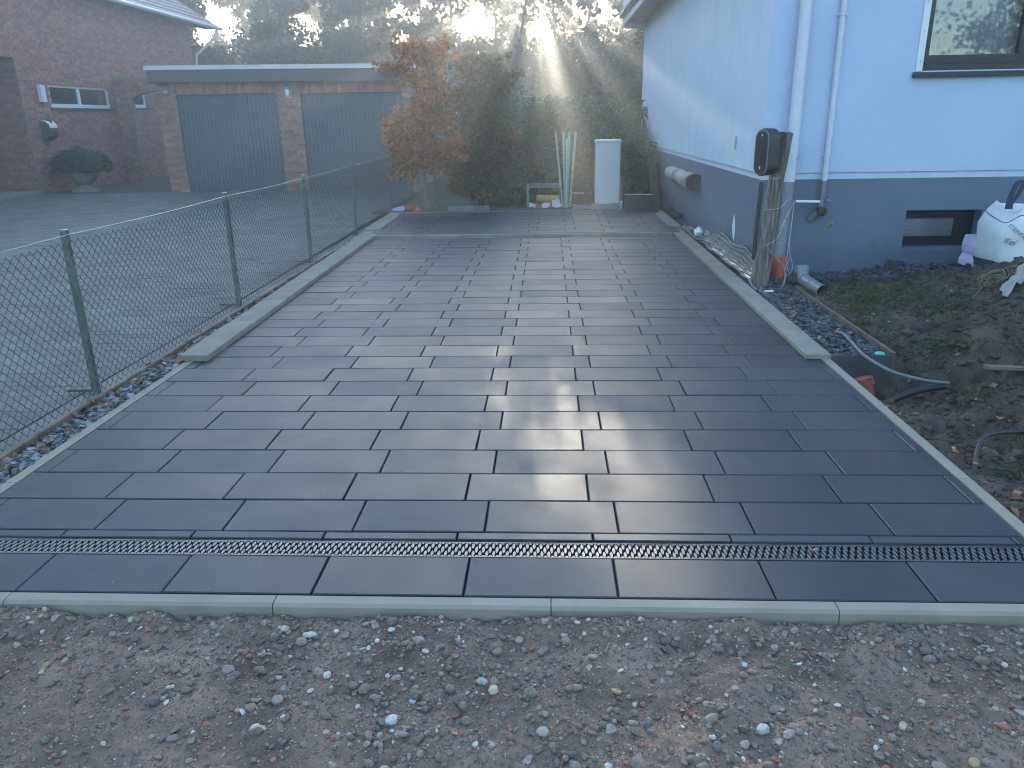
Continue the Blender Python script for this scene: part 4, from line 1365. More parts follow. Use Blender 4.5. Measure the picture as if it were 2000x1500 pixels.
st_([(3.17, 5.93, 0.81), (3.15, 5.88, 0.55), (3.12, 5.82, 0.35), (3.08, 5.68, 0.15), (3.10, 5.6, 0.06)])
st_([(3.17, 5.93, 0.80), (3.14, 5.86, 0.5), (3.13, 5.80, 0.3), (3.14, 5.66, 0.12), (3.06, 5.58, 0.04), (3.05, 5.62, 0.12), (3.12, 5.72, 0.22)])
st_([(2.86, 5.31, 0.45), (2.95, 5.6, 0.42), (3.04, 5.76, 0.36)])
st_([(2.84, 5.31, 0.28), (2.95, 5.6, 0.24), (3.04, 5.76, 0.22)])
one("string", stg, "string", "thin pale string tied round the post, downpipe and tube", "string")
# grey elbow pipe lying on the chips
t = thing("elbow_pipe", "grey plastic pipe elbow lying on the dark slate chips", "pipe", (3.13, 5.2, 0.0))
ep = spline([(3.13, 5.28, 0.19), (3.13, 5.25, 0.10), (3.145, 5.12, 0.065), (3.17, 4.72, 0.055)], 6)
link("barrel", MB().tube(ep, 0.060, 18, cap=False), "pipe_grey", t)
link("mouth", MB().tube([(3.13, 5.29, 0.135), (3.13, 5.305, 0.215)], 0.070, 18, cap=False).tube([(3.13, 5.29, 0.135), (3.13, 5.305, 0.214)], 0.064, 18, cap=False), "pipe_grey", t)
link("socket_ring", MB().tube([ep[8], ep[9]], 0.068, 18), "pipe_grey", t)
link("socket_ring", MB().tube([ep[13], ep[14]], 0.064, 18), "pipe_grey", t)
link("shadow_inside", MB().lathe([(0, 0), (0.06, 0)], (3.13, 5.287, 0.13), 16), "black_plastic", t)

# dimpled membrane along the foot of the wall
def dimple():
    ny, nt = 480, 24
    V = []
    r = np.random.default_rng(2)
    yy_ = np.linspace(5.45, 9.2, ny)
    for i, y in enumerate(yy_):
        hgt = (0.05 + 0.16 * min(1, (9.3 - y) / 1.6)) * (1 + 0.12 * math.sin(y * 5.1) + 0.04 * math.sin(y * 13))
        wx = 2.635 + 0.016 * math.sin(y * 6.3) + 0.006 * math.sin(y * 17)
        for k in range(nt):
            t = k / (nt - 1)
            x_ = wx + (2.815 - wx) * t ** 0.8
            z_ = 0.0 + hgt * (t ** 1.15) + 0.006 * math.sin(y * 11 + t * 5) * t
            b = 0.012 if (i % 5 in (1, 2) and k % 4 in (1, 2)) else -0.002
            V.append((x_ - b * 0.7, y, z_ + b))
    F = [(i * nt + k, i * nt + k + 1, (i + 1) * nt + k + 1, (i + 1) * nt + k) for i in range(ny - 1) for k in range(nt - 1)]
    return npmesh("dimpled_membrane", V, F, False)
mt, nt, b = nodemat("membrane_plastic")
b.inputs["Base Color"].default_value = (0.12, 0.12, 0.12, 1)
b.inputs["Roughness"].default_value = 0.25
b.inputs["Metallic"].default_value = 0.85
one("dimpled_membrane", dimple(), "membrane_plastic", "shiny grey dimpled membrane crumpled along the foot of the plinth", "membrane")
cb = one("black_cable", MB().tube(spline([(2.62, 10.3, 0.10), (2.60, 9.6, 0.10), (2.55, 9.0, 0.09), (2.56, 8.4, 0.055), (2.66, 8.1, 0.05), (2.72, 7.7, 0.05)]), 0.011, 7), "cable_black", "black cable curling over the right kerb beside the membrane", "cable")
V_, F_ = stones(np.array([[2.67, 8.75, 0.085]]), np.array([0.19]), 0.9, ICO2, 0.16, np.random.default_rng(44))
one("white_rag", MB().add([tuple(v) for v in V_], [tuple(int(q) for q in f_) for f_ in F_]), "white_plastic", "small crumpled white plastic bag at the wall beyond the membrane", "bag")
one("plaster_lump", MB().box(2.60, 2.70, 9.3, 9.7, 0.01, 0.07, 0.02, rot=(0, 0, 0.2)), "old_concrete", "pale broken mortar lump beside the right kerb", "lump")
one("black_pot", MB().lathe([(0.0, 0.0), (0.085, 0.0), (0.10, 0.11), (0.085, 0.11), (0.075, 0.02)], (2.70, 10.9, 0.02), 12), "black_plastic", "small black plastic pot at the wall near the kerb end", "pot")

# ------------------------------------------------------------------ dug soil on the right
def h_soil(X, Y):
    z = -0.045 + 0.0 * X
    lump = 0.09 * fbm(X * 2.3, Y * 2.3, 4) + 0.075 * fbm(X * 8, Y * 8, 3) + 0.014 * fbm(X * 26, Y * 26, 2)
    rough = np.clip((X - 2.56) / 0.3, 0.15, 1)
    plat = 1 / (1 + np.exp(-(X - 3.10) / 0.035)) * 1 / (1 + np.exp(-(Y - 3.15 - 0.25 * np.sin(X * 4)) / 0.07)) 
    z = z + plat * (0.10 - 0.11 * np.clip((Y - 4.9) / 0.9, 0, 1))
    near = np.clip((X - 2.9) / 1.2, 0, 1)
    z = z + 0.10 * near * np.exp(-((Y - 1.9) / 1.2) ** 2)
    z = z + 0.44 * np.exp(-((X - 4.75) / 0.66) ** 2 - ((Y - 3.75) / 0.95) ** 2) + 0.20 * np.exp(-((X - 3.95) / 0.42) ** 2 - ((Y - 2.75) / 0.5) ** 2) + 0.16 * np.exp(-((X - 3.55) / 0.4) ** 2 - ((Y - 1.45) / 0.5) ** 2)
    z = z + 0.12 * np.exp(-((X - 5.3) / 0.5) ** 2 - ((Y - 5.2) / 0.7) ** 2)
    pit = np.exp(-(np.abs((X - 2.92) / 0.46) ** 3) - (np.abs((Y - 2.30) / 0.36) ** 4)) * 0.36
    tr = np.exp(-(np.abs((X - 3.35) / 0.38) ** 3) - (np.abs((Y - 2.42) / 0.15) ** 3)) * 0.20
    z = z - np.maximum(pit, tr)
    inbed = (X < 3.02) & (Y > 2.66)
    calm = np.where((plat > 0.5) & (X < 4.2), 0.45, 1.35)
    z = z + lump * rough * calm
    z = np.where(inbed, -0.05 + 0.1 * lump, z)
    z = np.where((Y > 5.45) & (X > 3.0), np.minimum(z, 0.02 + 0.1 * np.clip(X - 4.2, 0, 1)) * 1.0, z)
    return z
heightfield("soil_bank", 2.528, 6.6, -0.5, 6.13, 0.018, h_soil, "dug_soil")
def soil_bits():
    r = np.random.default_rng(12)
    n = 9000
    X = r.uniform(2.56, 5.2, n); Y = r.uniform(0.1, 5.0, n)
    k = ~((X < 3.05) & (Y > 2.6)) & (h_soil(X, Y) < 0.6)
    X, Y = X[k], Y[k]
    S = np.clip(r.lognormal(math.log(0.018), 0.65, len(X)), 0.006, 0.09)
    V, F = stones(np.stack([X, Y, h_soil(X, Y) + S * 0.12], -1), S, 0.7, ICO, 0.2, r)
    link("soil_clods", npmesh("soil_clods", V, F), "dug_soil", None, "stuff", "loose dark clods over the dug soil bank", "clods")
    n = 420
    X = r.uniform(2.58, 5.0, n); Y = r.uniform(0.1, 4.6, n)
    k = ~((X < 3.05) & (Y > 2.6))
    X, Y = X[k], Y[k]
    S = r.uniform(0.01, 0.035, len(X))
    V, F = stones(np.stack([X, Y, h_soil(X, Y) + S * 0.2], -1), S, 0.6, ICO, 0.16, r)
    link("soil_pebbles", npmesh("soil_pebbles", V, F), "pebble", None, "stuff", "scattered pebbles on the dug soil bank", "pebbles")
    # dark slate in the bed beside the kerb and along the house wall
    n = 3400
    X = r.uniform(2.53, 3.0, n); Y = 2.70 + 3.3 * r.random(n)
    S = r.uniform(0.03, 0.085, n)
    Z = -0.055 + r.uniform(0, 0.05, n)
    n2 = 3600
    X2 = r.uniform(3.0, 5.4, n2); Y2 = r.uniform(5.45, 6.08, n2)
    Z2 = h_soil(X2, Y2) + r.uniform(0, 0.045, n2) + 0.10 * np.clip((X2 - 4.1) / 0.6, 0, 1) * np.clip((Y2 - 5.4) / 0.5, 0, 1)
    S2 = r.uniform(0.03, 0.085, n2)
    V, F = chips(np.stack([np.r_[X, X2], np.r_[Y, Y2], np.r_[Z, Z2]], -1), np.r_[S, S2], r)
    link("dark_slate_chips", npmesh("dark_slate_chips", V, F), "slate", None, "stuff", "dark slate chips beside the right kerb and along the house wall", "slate chips")
    n = 28
    X = r.uniform(2.55, 3.0, n); Y = r.uniform(2.75, 5.2, n)
    V, F = leaves(np.stack([X, Y, np.full(n, 0.005) + r.uniform(0, 0.02, n)], -1), 0.05, 0.03, 0.6, r)
    V2, F2 = leaves(np.stack([r.uniform(2.58, 3.6, 60), r.uniform(0.2, 3.2, 60), np.zeros(60)], -1), 0.07, 0.045, 0.7, r)
    V2[:, 2] += np.repeat(h_soil(V2[::4, 0], V2[::4, 1]) + 0.012, 4)
    link("scattered_leaves", npmesh("scattered_leaves", np.concatenate([V, V2]), np.concatenate([F, F2 + len(V)])), "dead_leaf", None, "stuff", "dry brown leaves scattered over slate and soil on the right", "leaves")
    # grass blades on the plateau and tufts
    n = 15000
    X = r.uniform(3.12, 4.6, n); Y = r.uniform(3.05, 5.45, n)
    dens = 0.30 + 1.5 * fbm(X * 1.4 + 3, Y * 1.4, 3) + 0.6 * np.exp(-((X - 3.7) / 0.3) ** 2 - ((Y - 3.5) / 0.6) ** 2)
    k = (r.random(n) < dens) & (h_soil(X, Y) > 0.0) & (h_soil(X, Y) < 0.2)
    X, Y = X[k], Y[k]
    ex_ = [(3.35, 2.75, 250, .10), (2.98, 1.02, 60, .08), (3.18, 1.75, 130, .08), (3.1, 2.85, 160, .1), (3.4, 1.95, 120, .09)]
    for (x_, y_, c_, s_) in ex_:
        X = np.r_[X, r.normal(x_, s_, c_)]; Y = np.r_[Y, r.normal(y_, s_, c_)]
    n = len(X)
    Z = h_soil(X, Y)
    H = r.uniform(0.02, 0.07, n)
    a = r.uniform(0, 6.28, n)
    lean = r.normal(0, 0.5, (n, 2))
    B = np.stack([X, Y, Z - 0.004], -1)
    w = 0.0025
    d = np.stack([np.cos(a) * w, np.sin(a) * w, np.zeros(n)], -1)
    T = B + np.stack([lean[:, 0] * H, lean[:, 1] * H, H], -1)
    Mi = B + np.stack([lean[:, 0] * H * 0.3, lean[:, 1] * H * 0.3, H * 0.6], -1)
    V = np.stack([B - d, B + d, Mi + d * 0.7, T, Mi - d * 0.7], 1).reshape(-1, 3)
    F = np.arange(n * 5).reshape(n, 5)
    link("grass", npmesh("grass", V, F), "grass_blade", None, "stuff", "thin worn grass on the raised patch by the house", "grass")
soil_bits()
# lawn grass behind the terrace
def back_grass():
    r = np.random.default_rng(14)
    n = 16000
    X = r.uniform(-0.2, 3.2, n); Y = 12.35 + 5 * r.random(n) ** 1.4
    Z = h_lawn(X, Y)
    H = r.uniform(0.04, 0.11, n)
    a = r.uniform(0, 6.28, n)
    lean = r.normal(0, 0.4, (n, 2))
    B = np.stack([X, Y, Z - 0.005], -1)
    d = np.stack([np.cos(a), np.sin(a), np.zeros(n)], -1) * 0.005
    T = B + np.stack([lean[:, 0] * H, lean[:, 1] * H, H], -1)
    V = np.stack([B - d, B + d, T], 1).reshape(-1, 3)
    link("lawn_grass", npmesh("lawn_grass", V, np.arange(n * 3).reshape(n, 3)), "grass_blade", None, "stuff", "green lawn grass behind the upper paved area", "grass")
back_grass()

# timber boards of the slate bed
t = thing("bed_board", "brown timber board edging the slate bed by the dug soil", "board", (3.02, 3.9, -0.05))
link("plank", MB().prism([(3.005, -0.12), (3.032, -0.12), (3.032, 0.028), (3.005, 0.028)], 'Y', 2.66, 5.1), "timber_edge", t)
t = thing("end_board", "dark board closing the slate bed above the pit", "board", (2.77, 2.65, -0.2))
link("plank", MB().box(2.53, 3.004, 2.632, 2.656, -0.26, 0.016, 0.003), "grey_timber", t)
one("turquoise_clip", MB().lathe([(0, 0.022), (0.03, 0.02), (0.04, 0.008), (0.036, 0)], (0, 0, 0), 14).mesh("turquoise_clip"), "turquoise", "small turquoise plastic cap on the slate at the bed corner", "cap").location = (2.93, 2.70, 0.0)
t = thing("pipe_cap", "red-brown pipe end with collar sticking up in the pit", "pipe", (2.74, 2.45, -0.3))
link("barrel", MB().tube([(2.78, 2.42, -0.34), (2.735, 2.475, -0.13)], 0.062, 18), "terracotta_red", t)
link("collar", MB().tube([(2.742, 2.466, -0.155), (2.737, 2.473, -0.115)], 0.074, 18), "terracotta_red", t)
link("lid", MB().lathe([(0, 0.012), (0.06, 0.010), (0.068, 0)], (2.737, 2.473, -0.113), 18, axis=(-0.2, 0.2, 0.9)), "terracotta_red", t)
one("conduit_pipe", MB().tube(spline([(2.845, 3.42, -0.02), (2.83, 3.2, 0.03), (2.80, 2.9, 0.03), (2.78, 2.6, 0.02), (2.88, 2.35, -0.02), (3.06, 2.25, -0.05), (3.24, 2.25, -0.075)]), 0.0125, 8), "cable_grey", "grey conduit looping from the slate bed down into the pit", "conduit")
one("black_sleeve", MB().tube(spline([(2.78, 2.24, -0.24), (2.90, 2.24, -0.18), (3.05, 2.26, -0.13), (3.22, 2.26, -0.10)]), [0.016 + 0.010 * min(1, k / 12) for k in range(31)], 9), "cable_black", "black cable sleeve lying across the pit", "sleeve")
t = thing("hose", "black hose with a red marker rising from the soil by the edging", "hose", (2.8, 0.9, -0.05))
link("tube", MB().tube(spline([(2.60, 0.66, -0.10), (2.625, 0.72, -0.02), (2.68, 0.82, 0.03), (2.80, 0.98, 0.05), (2.95, 1.05, 0.05), (3.25, 1.02, 0.06), (3.6, 0.9, 0.02)]), 0.0115, 8), "cable_black", t)
link("marker", MB().tube([(2.634, 0.735, -0.006), (2.640, 0.745, 0.0)], 0.0135, 8), "orange_pvc", t)
one("brown_stake", MB().box(3.38, 3.95, 2.06, 2.10, 0.075, 0.10, 0.004, rot=(0, 0.02, -0.10)), "timber_edge", "thin brown wooden stake lying on the dug soil", "stake")

# weeds
def rosette(name, label, c, n, L, W, sd, h=0.0):
    r = np.random.default_rng(sd)
    t = thing(name, label, "weed", c)
    for k in range(n):
        a = k * 2.4 + r.normal(0, 0.2)
        l = L * r.uniform(0.65, 1.1)
        d = Vector((math.cos(a), math.sin(a), 0)); s_ = Vector((-math.sin(a), math.cos(a), 0))
        vs_ = []
        lift = r.uniform(0.25, 0.9)
        for q, w in ((0.02, .12), (0.3, .55), (0.6, 1.0), (0.85, .7), (1.0, .05)):
            p = Vector(c) + d * l * q + Vector((0, 0, h + lift * l * q * (1 - 0.65 * q)))
            vs_ += [p - s_ * W * w / 2 + Vector((0, 0, 0.006)), p + s_ * W * w / 2 + Vector((0, 0, 0.006))]
        link("leaf", MB().add(vs_, [(2 * i, 2 * i + 1, 2 * i + 3, 2 * i + 2) for i in range(4)], True), "grass_blade", t)
def on_soil(x, y, dz=0.0): return (x, y, float(h_soil(np.array(x), np.array(y))) + dz)
rosette("broadleaf_weed", "broad-leaved green weed growing on the soil below the mound", on_soil(3.50, 2.78), 13, 0.22, 0.045, 1)
rosette("grassy_weed", "tall grassy weed beside the black hose", on_soil(2.90, 0.80), 34, 0.20, 0.011, 2)
rosette("small_weed", "low leafy weed on the soil next to the brown stake", on_soil(3.32, 1.98), 9, 0.10, 0.025, 3)

# big bag, foam block, twine, scrap ------------------------------------------
def bag():
    t = thing("big_bag", "white woven builder's bag with black lettering slumped on the soil heap", "bag", (5.35, 5.25, 0.2))
    r = np.random.default_rng(6)
    n = 40
    V = []
    lv = [(0.20, 0.36, 0.05), (0.24, 0.40, 0.05), (0.36, 0.405, 0.05), (0.50, 0.405, 0.05), (0.62, 0.42, 0.05), (0.72, 0.385, 0.07), (0.79, 0.345, 0.09), (0.815, 0.33, 0.095), (0.80, 0.315, 0.10), (0.70, 0.33, 0.10), (0.50, 0.36, 0.06)]
    for i, (z, rd, sx_) in enumerate(lv):
        for k in range(n):
            a = 2 * math.pi * k / n
            c_, s_ = math.cos(a), math.sin(a)
            ee = 0.5
            x_ = rd * math.copysign(abs(c_) ** ee, c_); y_ = 0.36 * rd / 0.42 * math.copysign(abs(s_) ** ee, s_)
            w = 0.012 * math.sin(5 * a + i * 0.9) + 0.010 * math.sin(9 * a - i) + r.normal(0, 0.0025)
            dz = (0.035 * math.sin(3 * a + 0.6) + 0.02 * math.sin(5 * a)) * (i >= 5) - 0.03 * (i < 2) * math.sin(2 * a)
            V.append((5.345 + sx_ + x_ * (1 + w), 5.28 + y_ * (1 + w), z + dz))
    F = [(i * n + k, i * n + (k + 1) % n, (i + 1) * n + (k + 1) % n, (i + 1) * n + k) for i in range(len(lv) - 1) for k in range(n)]
    b = link("sack", MB().add(V, F, True), "bag_fabric", t)
    # seam piping along the rim and dark hem at the bottom
    rim = [Vector(V[7 * n + k]) + Vector((0, 0, 0.004)) for k in range(n)] + [Vector(V[7 * n]) + Vector((0, 0, 0.004))]
    seam = [Vector(V[5 * n + k]) * 1.0 for k in range(n)] + [Vector(V[5 * n])]
    cen = Vector((5.43, 5.28, 0.7))
    seam = [cen + (p - cen) * 1.008 for p in seam]
    link("piping", MB().tube(seam, 0.004, 5), "strap_blue", b)
    hem = MB()
    for k in range(n):
        p, q = Vector(V[1 * n + k]), Vector(V[1 * n + (k + 1) % n])
        c0 = Vector((5.365, 5.28, 0.24))
        f = lambda v, s_: Vector((c0.x + (v.x - c0.x) * s_, c0.y + (v.y - c0.y) * s_, v.z))
        up1 = 0.03 + 0.025 * math.sin(4 * 2 * math.pi * k / n); up2 = 0.03 + 0.025 * math.sin(4 * 2 * math.pi * (k + 1) / n)
        hem.add([f(p, 1.02) - Vector((0, 0, 0.06)), f(q, 1.02) - Vector((0, 0, 0.06)), f(q, 1.012) + Vector((0, 0, up2)), f(p, 1.012) + Vector((0, 0, up1))], [(0, 1, 2, 3)])
    link("hem", hem, "strap_blue", b)
    # carrying loop
    sp = spline([(5.055, 5.12, 0.80), (5.06, 5.12, 0.90), (5.095, 5.12, 1.04), (5.135, 5.12, 1.085), (5.16, 5.12, 1.04), (5.13, 5.12, 0.94), (5.085, 5.12, 0.86), (5.085, 5.12, 0.80)], 6)
    lp = MB()
    vs_ = []
    for i, p in enumerate(sp):
        tw = 0.5 + 0.9 * i / len(sp)
        d = Vector((math.cos(0.5 * tw - 0.4), math.sin(0.5 * tw - 0.4), 0)) * 0.026
        vs_ += [p - d, p + d]
    m_ = len(sp)
    vs2 = [v + Vector((0.0015, -0.002, 0)) for v in vs_]
    lp.add(vs_ + vs2, [(2 * i, 2 * i + 1, 2 * i + 3, 2 * i + 2) for i in range(m_ - 1)] + [(2 * m_ + 2 * i, 2 * m_ + 2 * i + 2, 2 * m_ + 2 * i + 3, 2 * m_ + 2 * i + 1) for i in range(m_ - 1)], True)
    link("handle", lp, "strap_blue", t)
    return t, b
BAG, SACK = bag()
def text_part(parent, txt, size, origin, ang, shear=0.0, name="lettering", normal=(0, -1, 0), mat="print_black", sx=1.0):
    cu = bpy.data.curves.new(name, 'FONT')
    cu.body = txt
    cu.size = size
    cu.shear = shear
    cu.resolution_u = 2
    tmp = bpy.data.objects.new("tmp_text", cu)
    COL.objects.link(tmp)
    dg = bpy.context.evaluated_depsgraph_get()
    me = bpy.data.meshes.new_from_object(tmp.evaluated_get(dg))
    bpy.data.objects.remove(tmp)
    bpy.data.curves.remove(cu)
    N = Vector(normal).normalized()
    Xd = Vector((0, 0, 1)).cross(N).normalized()
    Zd = N.cross(Xd)
    ux_ = Xd * math.cos(ang) + Zd * math.sin(ang)
    uy_ = -Xd * math.sin(ang) + Zd * math.cos(ang)
    for v in me.vertices:
        v.co = Vector(origin) + ux_ * v.co.x * sx + uy_ * v.co.y
    me.materials.clear()
    return link(name, me, mat, parent)
from mathutils.bvhtree import BVHTree
_bt = BVHTree.FromPolygons([v.co.copy() for v in SACK.data.vertices], [tuple(p.vertices) for p in SACK.data.polygons])
for o_ in (text_part(SACK, "STEINPARK", 0.058, (4.975, 4.85, 0.655), rad(-36), 0.35), text_part(SACK, "Wiesl", 0.088, (4.97, 4.85, 0.485), rad(-14), 0.5, sx=0.62)):
    ys_ = [h_[0].y for h_ in (_bt.ray_cast(Vector((v.co.x, 4.5, v.co.z)), Vector((0, 1, 0))) for v in o_.data.vertices) if h_[0] is not None]
    for v in o_.data.vertices:
        v.co.y = min(ys_) - 0.003
fb = thing("foam_block", "pale lavender moulded foam block leaning between window and bag", "foam", (5.04, 5.62, 0.15))
link("block", MB().prism([(4.985, 0.14), (4.985, 0.20), (5.015, 0.26), (5.0, 0.30), (4.995, 0.36), (5.015, 0.46), (5.35, 0.46), (5.35, 0.14)], 'Y', 5.45, 5.75), "lavender_foam", fb)
tw = MB()
r_ = np.random.default_rng(9)
for k in range(5):
    pts = []
    x_, y_ = 4.38, 3.85
    for q in range(14):
        a = q * 1.3 + k * 1.1
        px_, py_ = x_ + 0.13 * math.cos(a) * r_.uniform(0.4, 1.2) - 0.02 * k, y_ + 0.13 * math.sin(a) * r_.uniform(0.4, 1.2)
        pts.append(on_soil(px_, py_, 0.012 + 0.03 * r_.random()))
    tw.tube(spline(pts, 4), 0.0022, 4)
tw.tube(spline([on_soil(4.25, 3.8, 0.02), on_soil(4.1, 3.7, 0.015), on_soil(3.95, 3.65, 0.02), on_soil(3.8, 3.7, 0.02)], 5), 0.0022, 4)
one("twine_tangle", tw, "straw", "tangle of straw-coloured twine on the soil heap", "twine")
sc_ = MB()
r_ = np.random.default_rng(10)
pts = []
for i in range(6):
    for k in range(5):
        x_, y_ = 4.17 + i * 0.045 + 0.015 * r_.normal(), 3.32 + k * 0.04 + 0.03 * i
        p = on_soil(x_, y_, 0.01 + 0.10 * r_.random() * (0.3 + 0.15 * i))
        pts.append(p)
sc_.add(pts, [(i * 5 + k, i * 5 + k + 1, (i + 1) * 5 + k + 1, (i + 1) * 5 + k) for i in range(5) for k in range(4)])
one("torn_sack", sc_, "taupe_cloth", "torn pale paper sack half buried in the soil heap", "sack")

# leaves and small litter ---------------------------------------------------
def dry_leaf(c, s, label, a=0.3, mat="dead_leaf"):
    vs_ = []
    for q, w, z_ in ((0, .05, .0), (.25, .8, .05), (.5, 1.0, .16), (.75, .75, .12), (1.0, .05, .30)):
        for sgn in (-1, 1):
            x_, y_ = (q - .5) * s, sgn * w * s * 0.3
            vs_.append((c[0] + x_ * math.cos(a) - y_ * math.sin(a), c[1] + x_ * math.sin(a) + y_ * math.cos(a), c[2] + z_ * s + 0.18 * s * w + (0.002 if sgn > 0 else 0)))
    mb = MB().add(vs_, [(2 * i, 2 * i + 1, 2 * i + 3, 2 * i + 2) for i in range(4)], True)
    one("dry_leaf", mb, mat, label, "leaf")
dry_leaf((0.28, -0.575, -0.075), 0.075, "curled brown leaf leaning against the front kerb", 0.9)
dry_leaf((1.53, -0.13, -0.004), 0.028, "tiny brown leaf lying on the drain grating", 0.2)
dry_leaf((-1.21, 6.55, 0.004), 0.05, "small brown leaf on the slabs near the left kerb", 0.9)
dry_leaf((2.03, 4.35, 0.003), 0.06, "dark dry leaf on the slabs near the right kerb", 1.2, "twig")
one("dark_twig", MB().tube(spline([(0.02, -1.75, -0.06), (0.07, -1.62, -0.055), (0.13, -1.52, -0.05), (0.22, -1.44, -0.05), (0.30, -1.38, -0.055)], 6), [0.004] * 12 + [0.003] * 13, 6), "bark", "thin dark root lying across the gravelly soil", "root")

# ------------------------------------------------------------------ things behind the terrace
cab = thing("utility_cabinet", "tall light grey utility cabinet standing behind the terrace", "cabinet", (1.59, 12.75, 0.05))
link("body", MB().box(1.338, 1.812, 12.58, 12.95, 0.06, 1.29), "cabinet_grey", cab)
link("lid", MB().box(1.325, 1.825, 12.55, 12.98, 1.2915, 1.345, 0.02), "cabinet_grey", cab)
link("door", MB().box(1.352, 1.798, 12.565, 12.579, 0.56, 1.275, 0.0), "cabinet_grey", cab)
link("lower_panel", MB().box(1.352, 1.798, 12.565, 12.579, 0.08, 0.548, 0.0), "cabinet_grey", cab)
lb = link("sticker", MB().box(1.53, 1.65, 12.5625, 12.5645, 1.205, 1.245), "white_plastic", cab)
mk = MB()
for k in range(5):
    mk.box(1.54 + k * 0.021, 1.553 + k * 0.021, 12.5615, 12.5622, 1.214 + 0.006 * (k % 2), 1.234)
link("print", mk, "fascia", lb)
link("side_rail", MB().box(1.826, 1.86, 12.60, 12.64, 0.06, 0.68), "straw", cab)
# metal frame of a pergola by the house
pg = thing("pergola", "dark metal post frame standing by the far house wall", "frame", (2.25, 15.5, 0))
link("post", MB().box(2.34, 2.47, 15.45, 15.58, 0.0, 1.70), "black_plastic", pg)
link("post", MB().box(2.06, 2.13, 16.2, 16.27, 0.0, 1.66), "black_plastic", pg)
link("beam", MB().box(2.045, 2.339, 15.46, 15.55, 1.585, 1.69), "fascia", pg)
link("beam", MB().box(2.345, 2.465, 15.581, 17.5, 1.585, 1.69), "black_plastic", pg)
# bundle of green garden stakes, each its own
sk = [((0.70, 12.50), (0.555, 12.52), 1.505, "outermost green stake leaning toward the beech trees"), ((0.745, 12.53), (0.705, 12.55), 1.50, "green stake left of the capped one in the bundle"),
      ((0.79, 12.55), (0.815, 12.58), 1.50, "green stake right behind the capped one in the bundle"), ((0.83, 12.50), (0.94, 12.52), 1.50, "green stake leaning toward the grey cabinet")]
for (b0, b1, z1, lab) in sk:
    t = thing("garden_stake", lab, "stake", (b0[0], b0[1], 0.05), "green stakes bundled behind the terrace")
    link("tube", MB().tube([(b0[0], b0[1], 0.02), (b1[0], b1[1], z1)], 0.023, 8), "stake_green", t)
    kn = MB()
    for k in range(8):
        q = 0.25 + 0.09 * k
        p = Vector((b0[0], b0[1], 0.02)).lerp(Vector((b1[0], b1[1], z1)), q)
        kn.lathe([(0, 0.012), (0.008, 0.01), (0.01, 0)], p + Vector((0.019, 0, 0)), 6, axis=(1, 0, 0))
    link("nubs", kn, "stake_green", t)
t = thing("capped_stake", "thicker green stake with turquoise-green cap in the bundle middle", "stake", (0.77, 12.44, 0.05), "green stakes bundled behind the terrace")
link("tube", MB().tube([(0.775, 12.44, 0.02), (0.775, 12.45, 1.27)], 0.027, 10), "stake_green", t)
link("cap", MB().lathe([(0.036, 0), (0.040, 0.05), (0.036, 0.10), (0.02, 0.135), (0, 0.14)], (0.775, 12.45, 1.24), 12), "turquoise", t)
MATS["turquoise"].node_tree
# open wire crate with scraps
cr = thing("metal_crate", "open grey metal frame crate with scraps at the terrace edge", "crate", (0.33, 12.75, 0.05))
for (x_, y_) in ((0.0, 12.5), (0.66, 12.5), (0.0, 13.1), (0.66, 13.1)):
    link("upright", MB().box(x_ - 0.014, x_ + 0.014, y_ - 0.014, y_ + 0.014, 0.04, 0.47), "grey_timber" if x_ > 0.5 else "pipe_grey", cr)
for a in (12.5, 13.1):
    link("rail", MB().box(-0.016, 0.676, a - 0.016, a + 0.016, 0.4705, 0.50), "pipe_grey", cr)
for a in (0.0, 0.66):
    link("rail", MB().box(a - 0.013, a + 0.013, 12.5165, 13.083, 0.472, 0.497), "pipe_grey", cr)
link("floor", MB().box(-0.01, 0.67, 12.49, 13.11, 0.03, 0.0395), "grey_timber", cr)
one("yellow_tube", MB().tube([(0.18, 12.78, 0.235), (0.64, 12.72, 0.215)], [0.075, 0.085], 14), "yellow", "yellow-orange drain tube lying inside the metal crate", "tube")
r_ = np.random.default_rng(19)
for i, (x_, y_, s_, mt_, lab) in enumerate([(0.10, 12.46, .13, "paper", "bent white paper scrap at the crate post"), (0.36, 12.45, .15, "paper", "striped pale paper scrap in front of the crate"), (0.58, 12.46, .19, "paper", "large folded pale paper scrap under the yellow tube"),
                                            (0.22, 12.44, .12, "terracotta_red", "small red-brown scrap between the paper scraps"), (0.44, 12.60, .16, "terracotta_red", "red-brown scrap under the yellow tube in the crate")]):
    vs_ = []
    for a in range(3):
        for b_ in range(3):
            vs_.append((x_ + (a - 1) * s_ / 2, y_ + 0.05 * (b_ - 1) + r_.normal(0, 0.01), 0.095 + s_ * 0.35 * b_ * (0.6 + 0.4 * r_.random()) + 0.02 * r_.normal()))
    one("paper_scrap" if mt_ == "paper" else "plastic_scrap", MB().add(vs_, [(a * 3 + b_, a * 3 + b_ + 1, a * 3 + b_ + 4, a * 3 + b_ + 3) for a in range(2) for b_ in range(2)]), mt_, lab, "scrap")
# bucket and stump behind the crate
t = thing("dark_bucket", "dark grey bucket with pale rim behind the stakes", "bucket", (1.02, 12.95, 0.05))
link("tub", MB().lathe([(0.0, 0), (0.085, 0), (0.115, 0.26), (0.105, 0.26), (0.08, 0.02)], (1.01, 12.95, 0.05), 16), "black_plastic", t)
link("rim", MB().lathe([(0.105, 0.0), (0.124, 0.0), (0.124, 0.016), (0.105, 0.016)], (1.01, 12.95, 0.308), 16), "cabinet_grey", t)
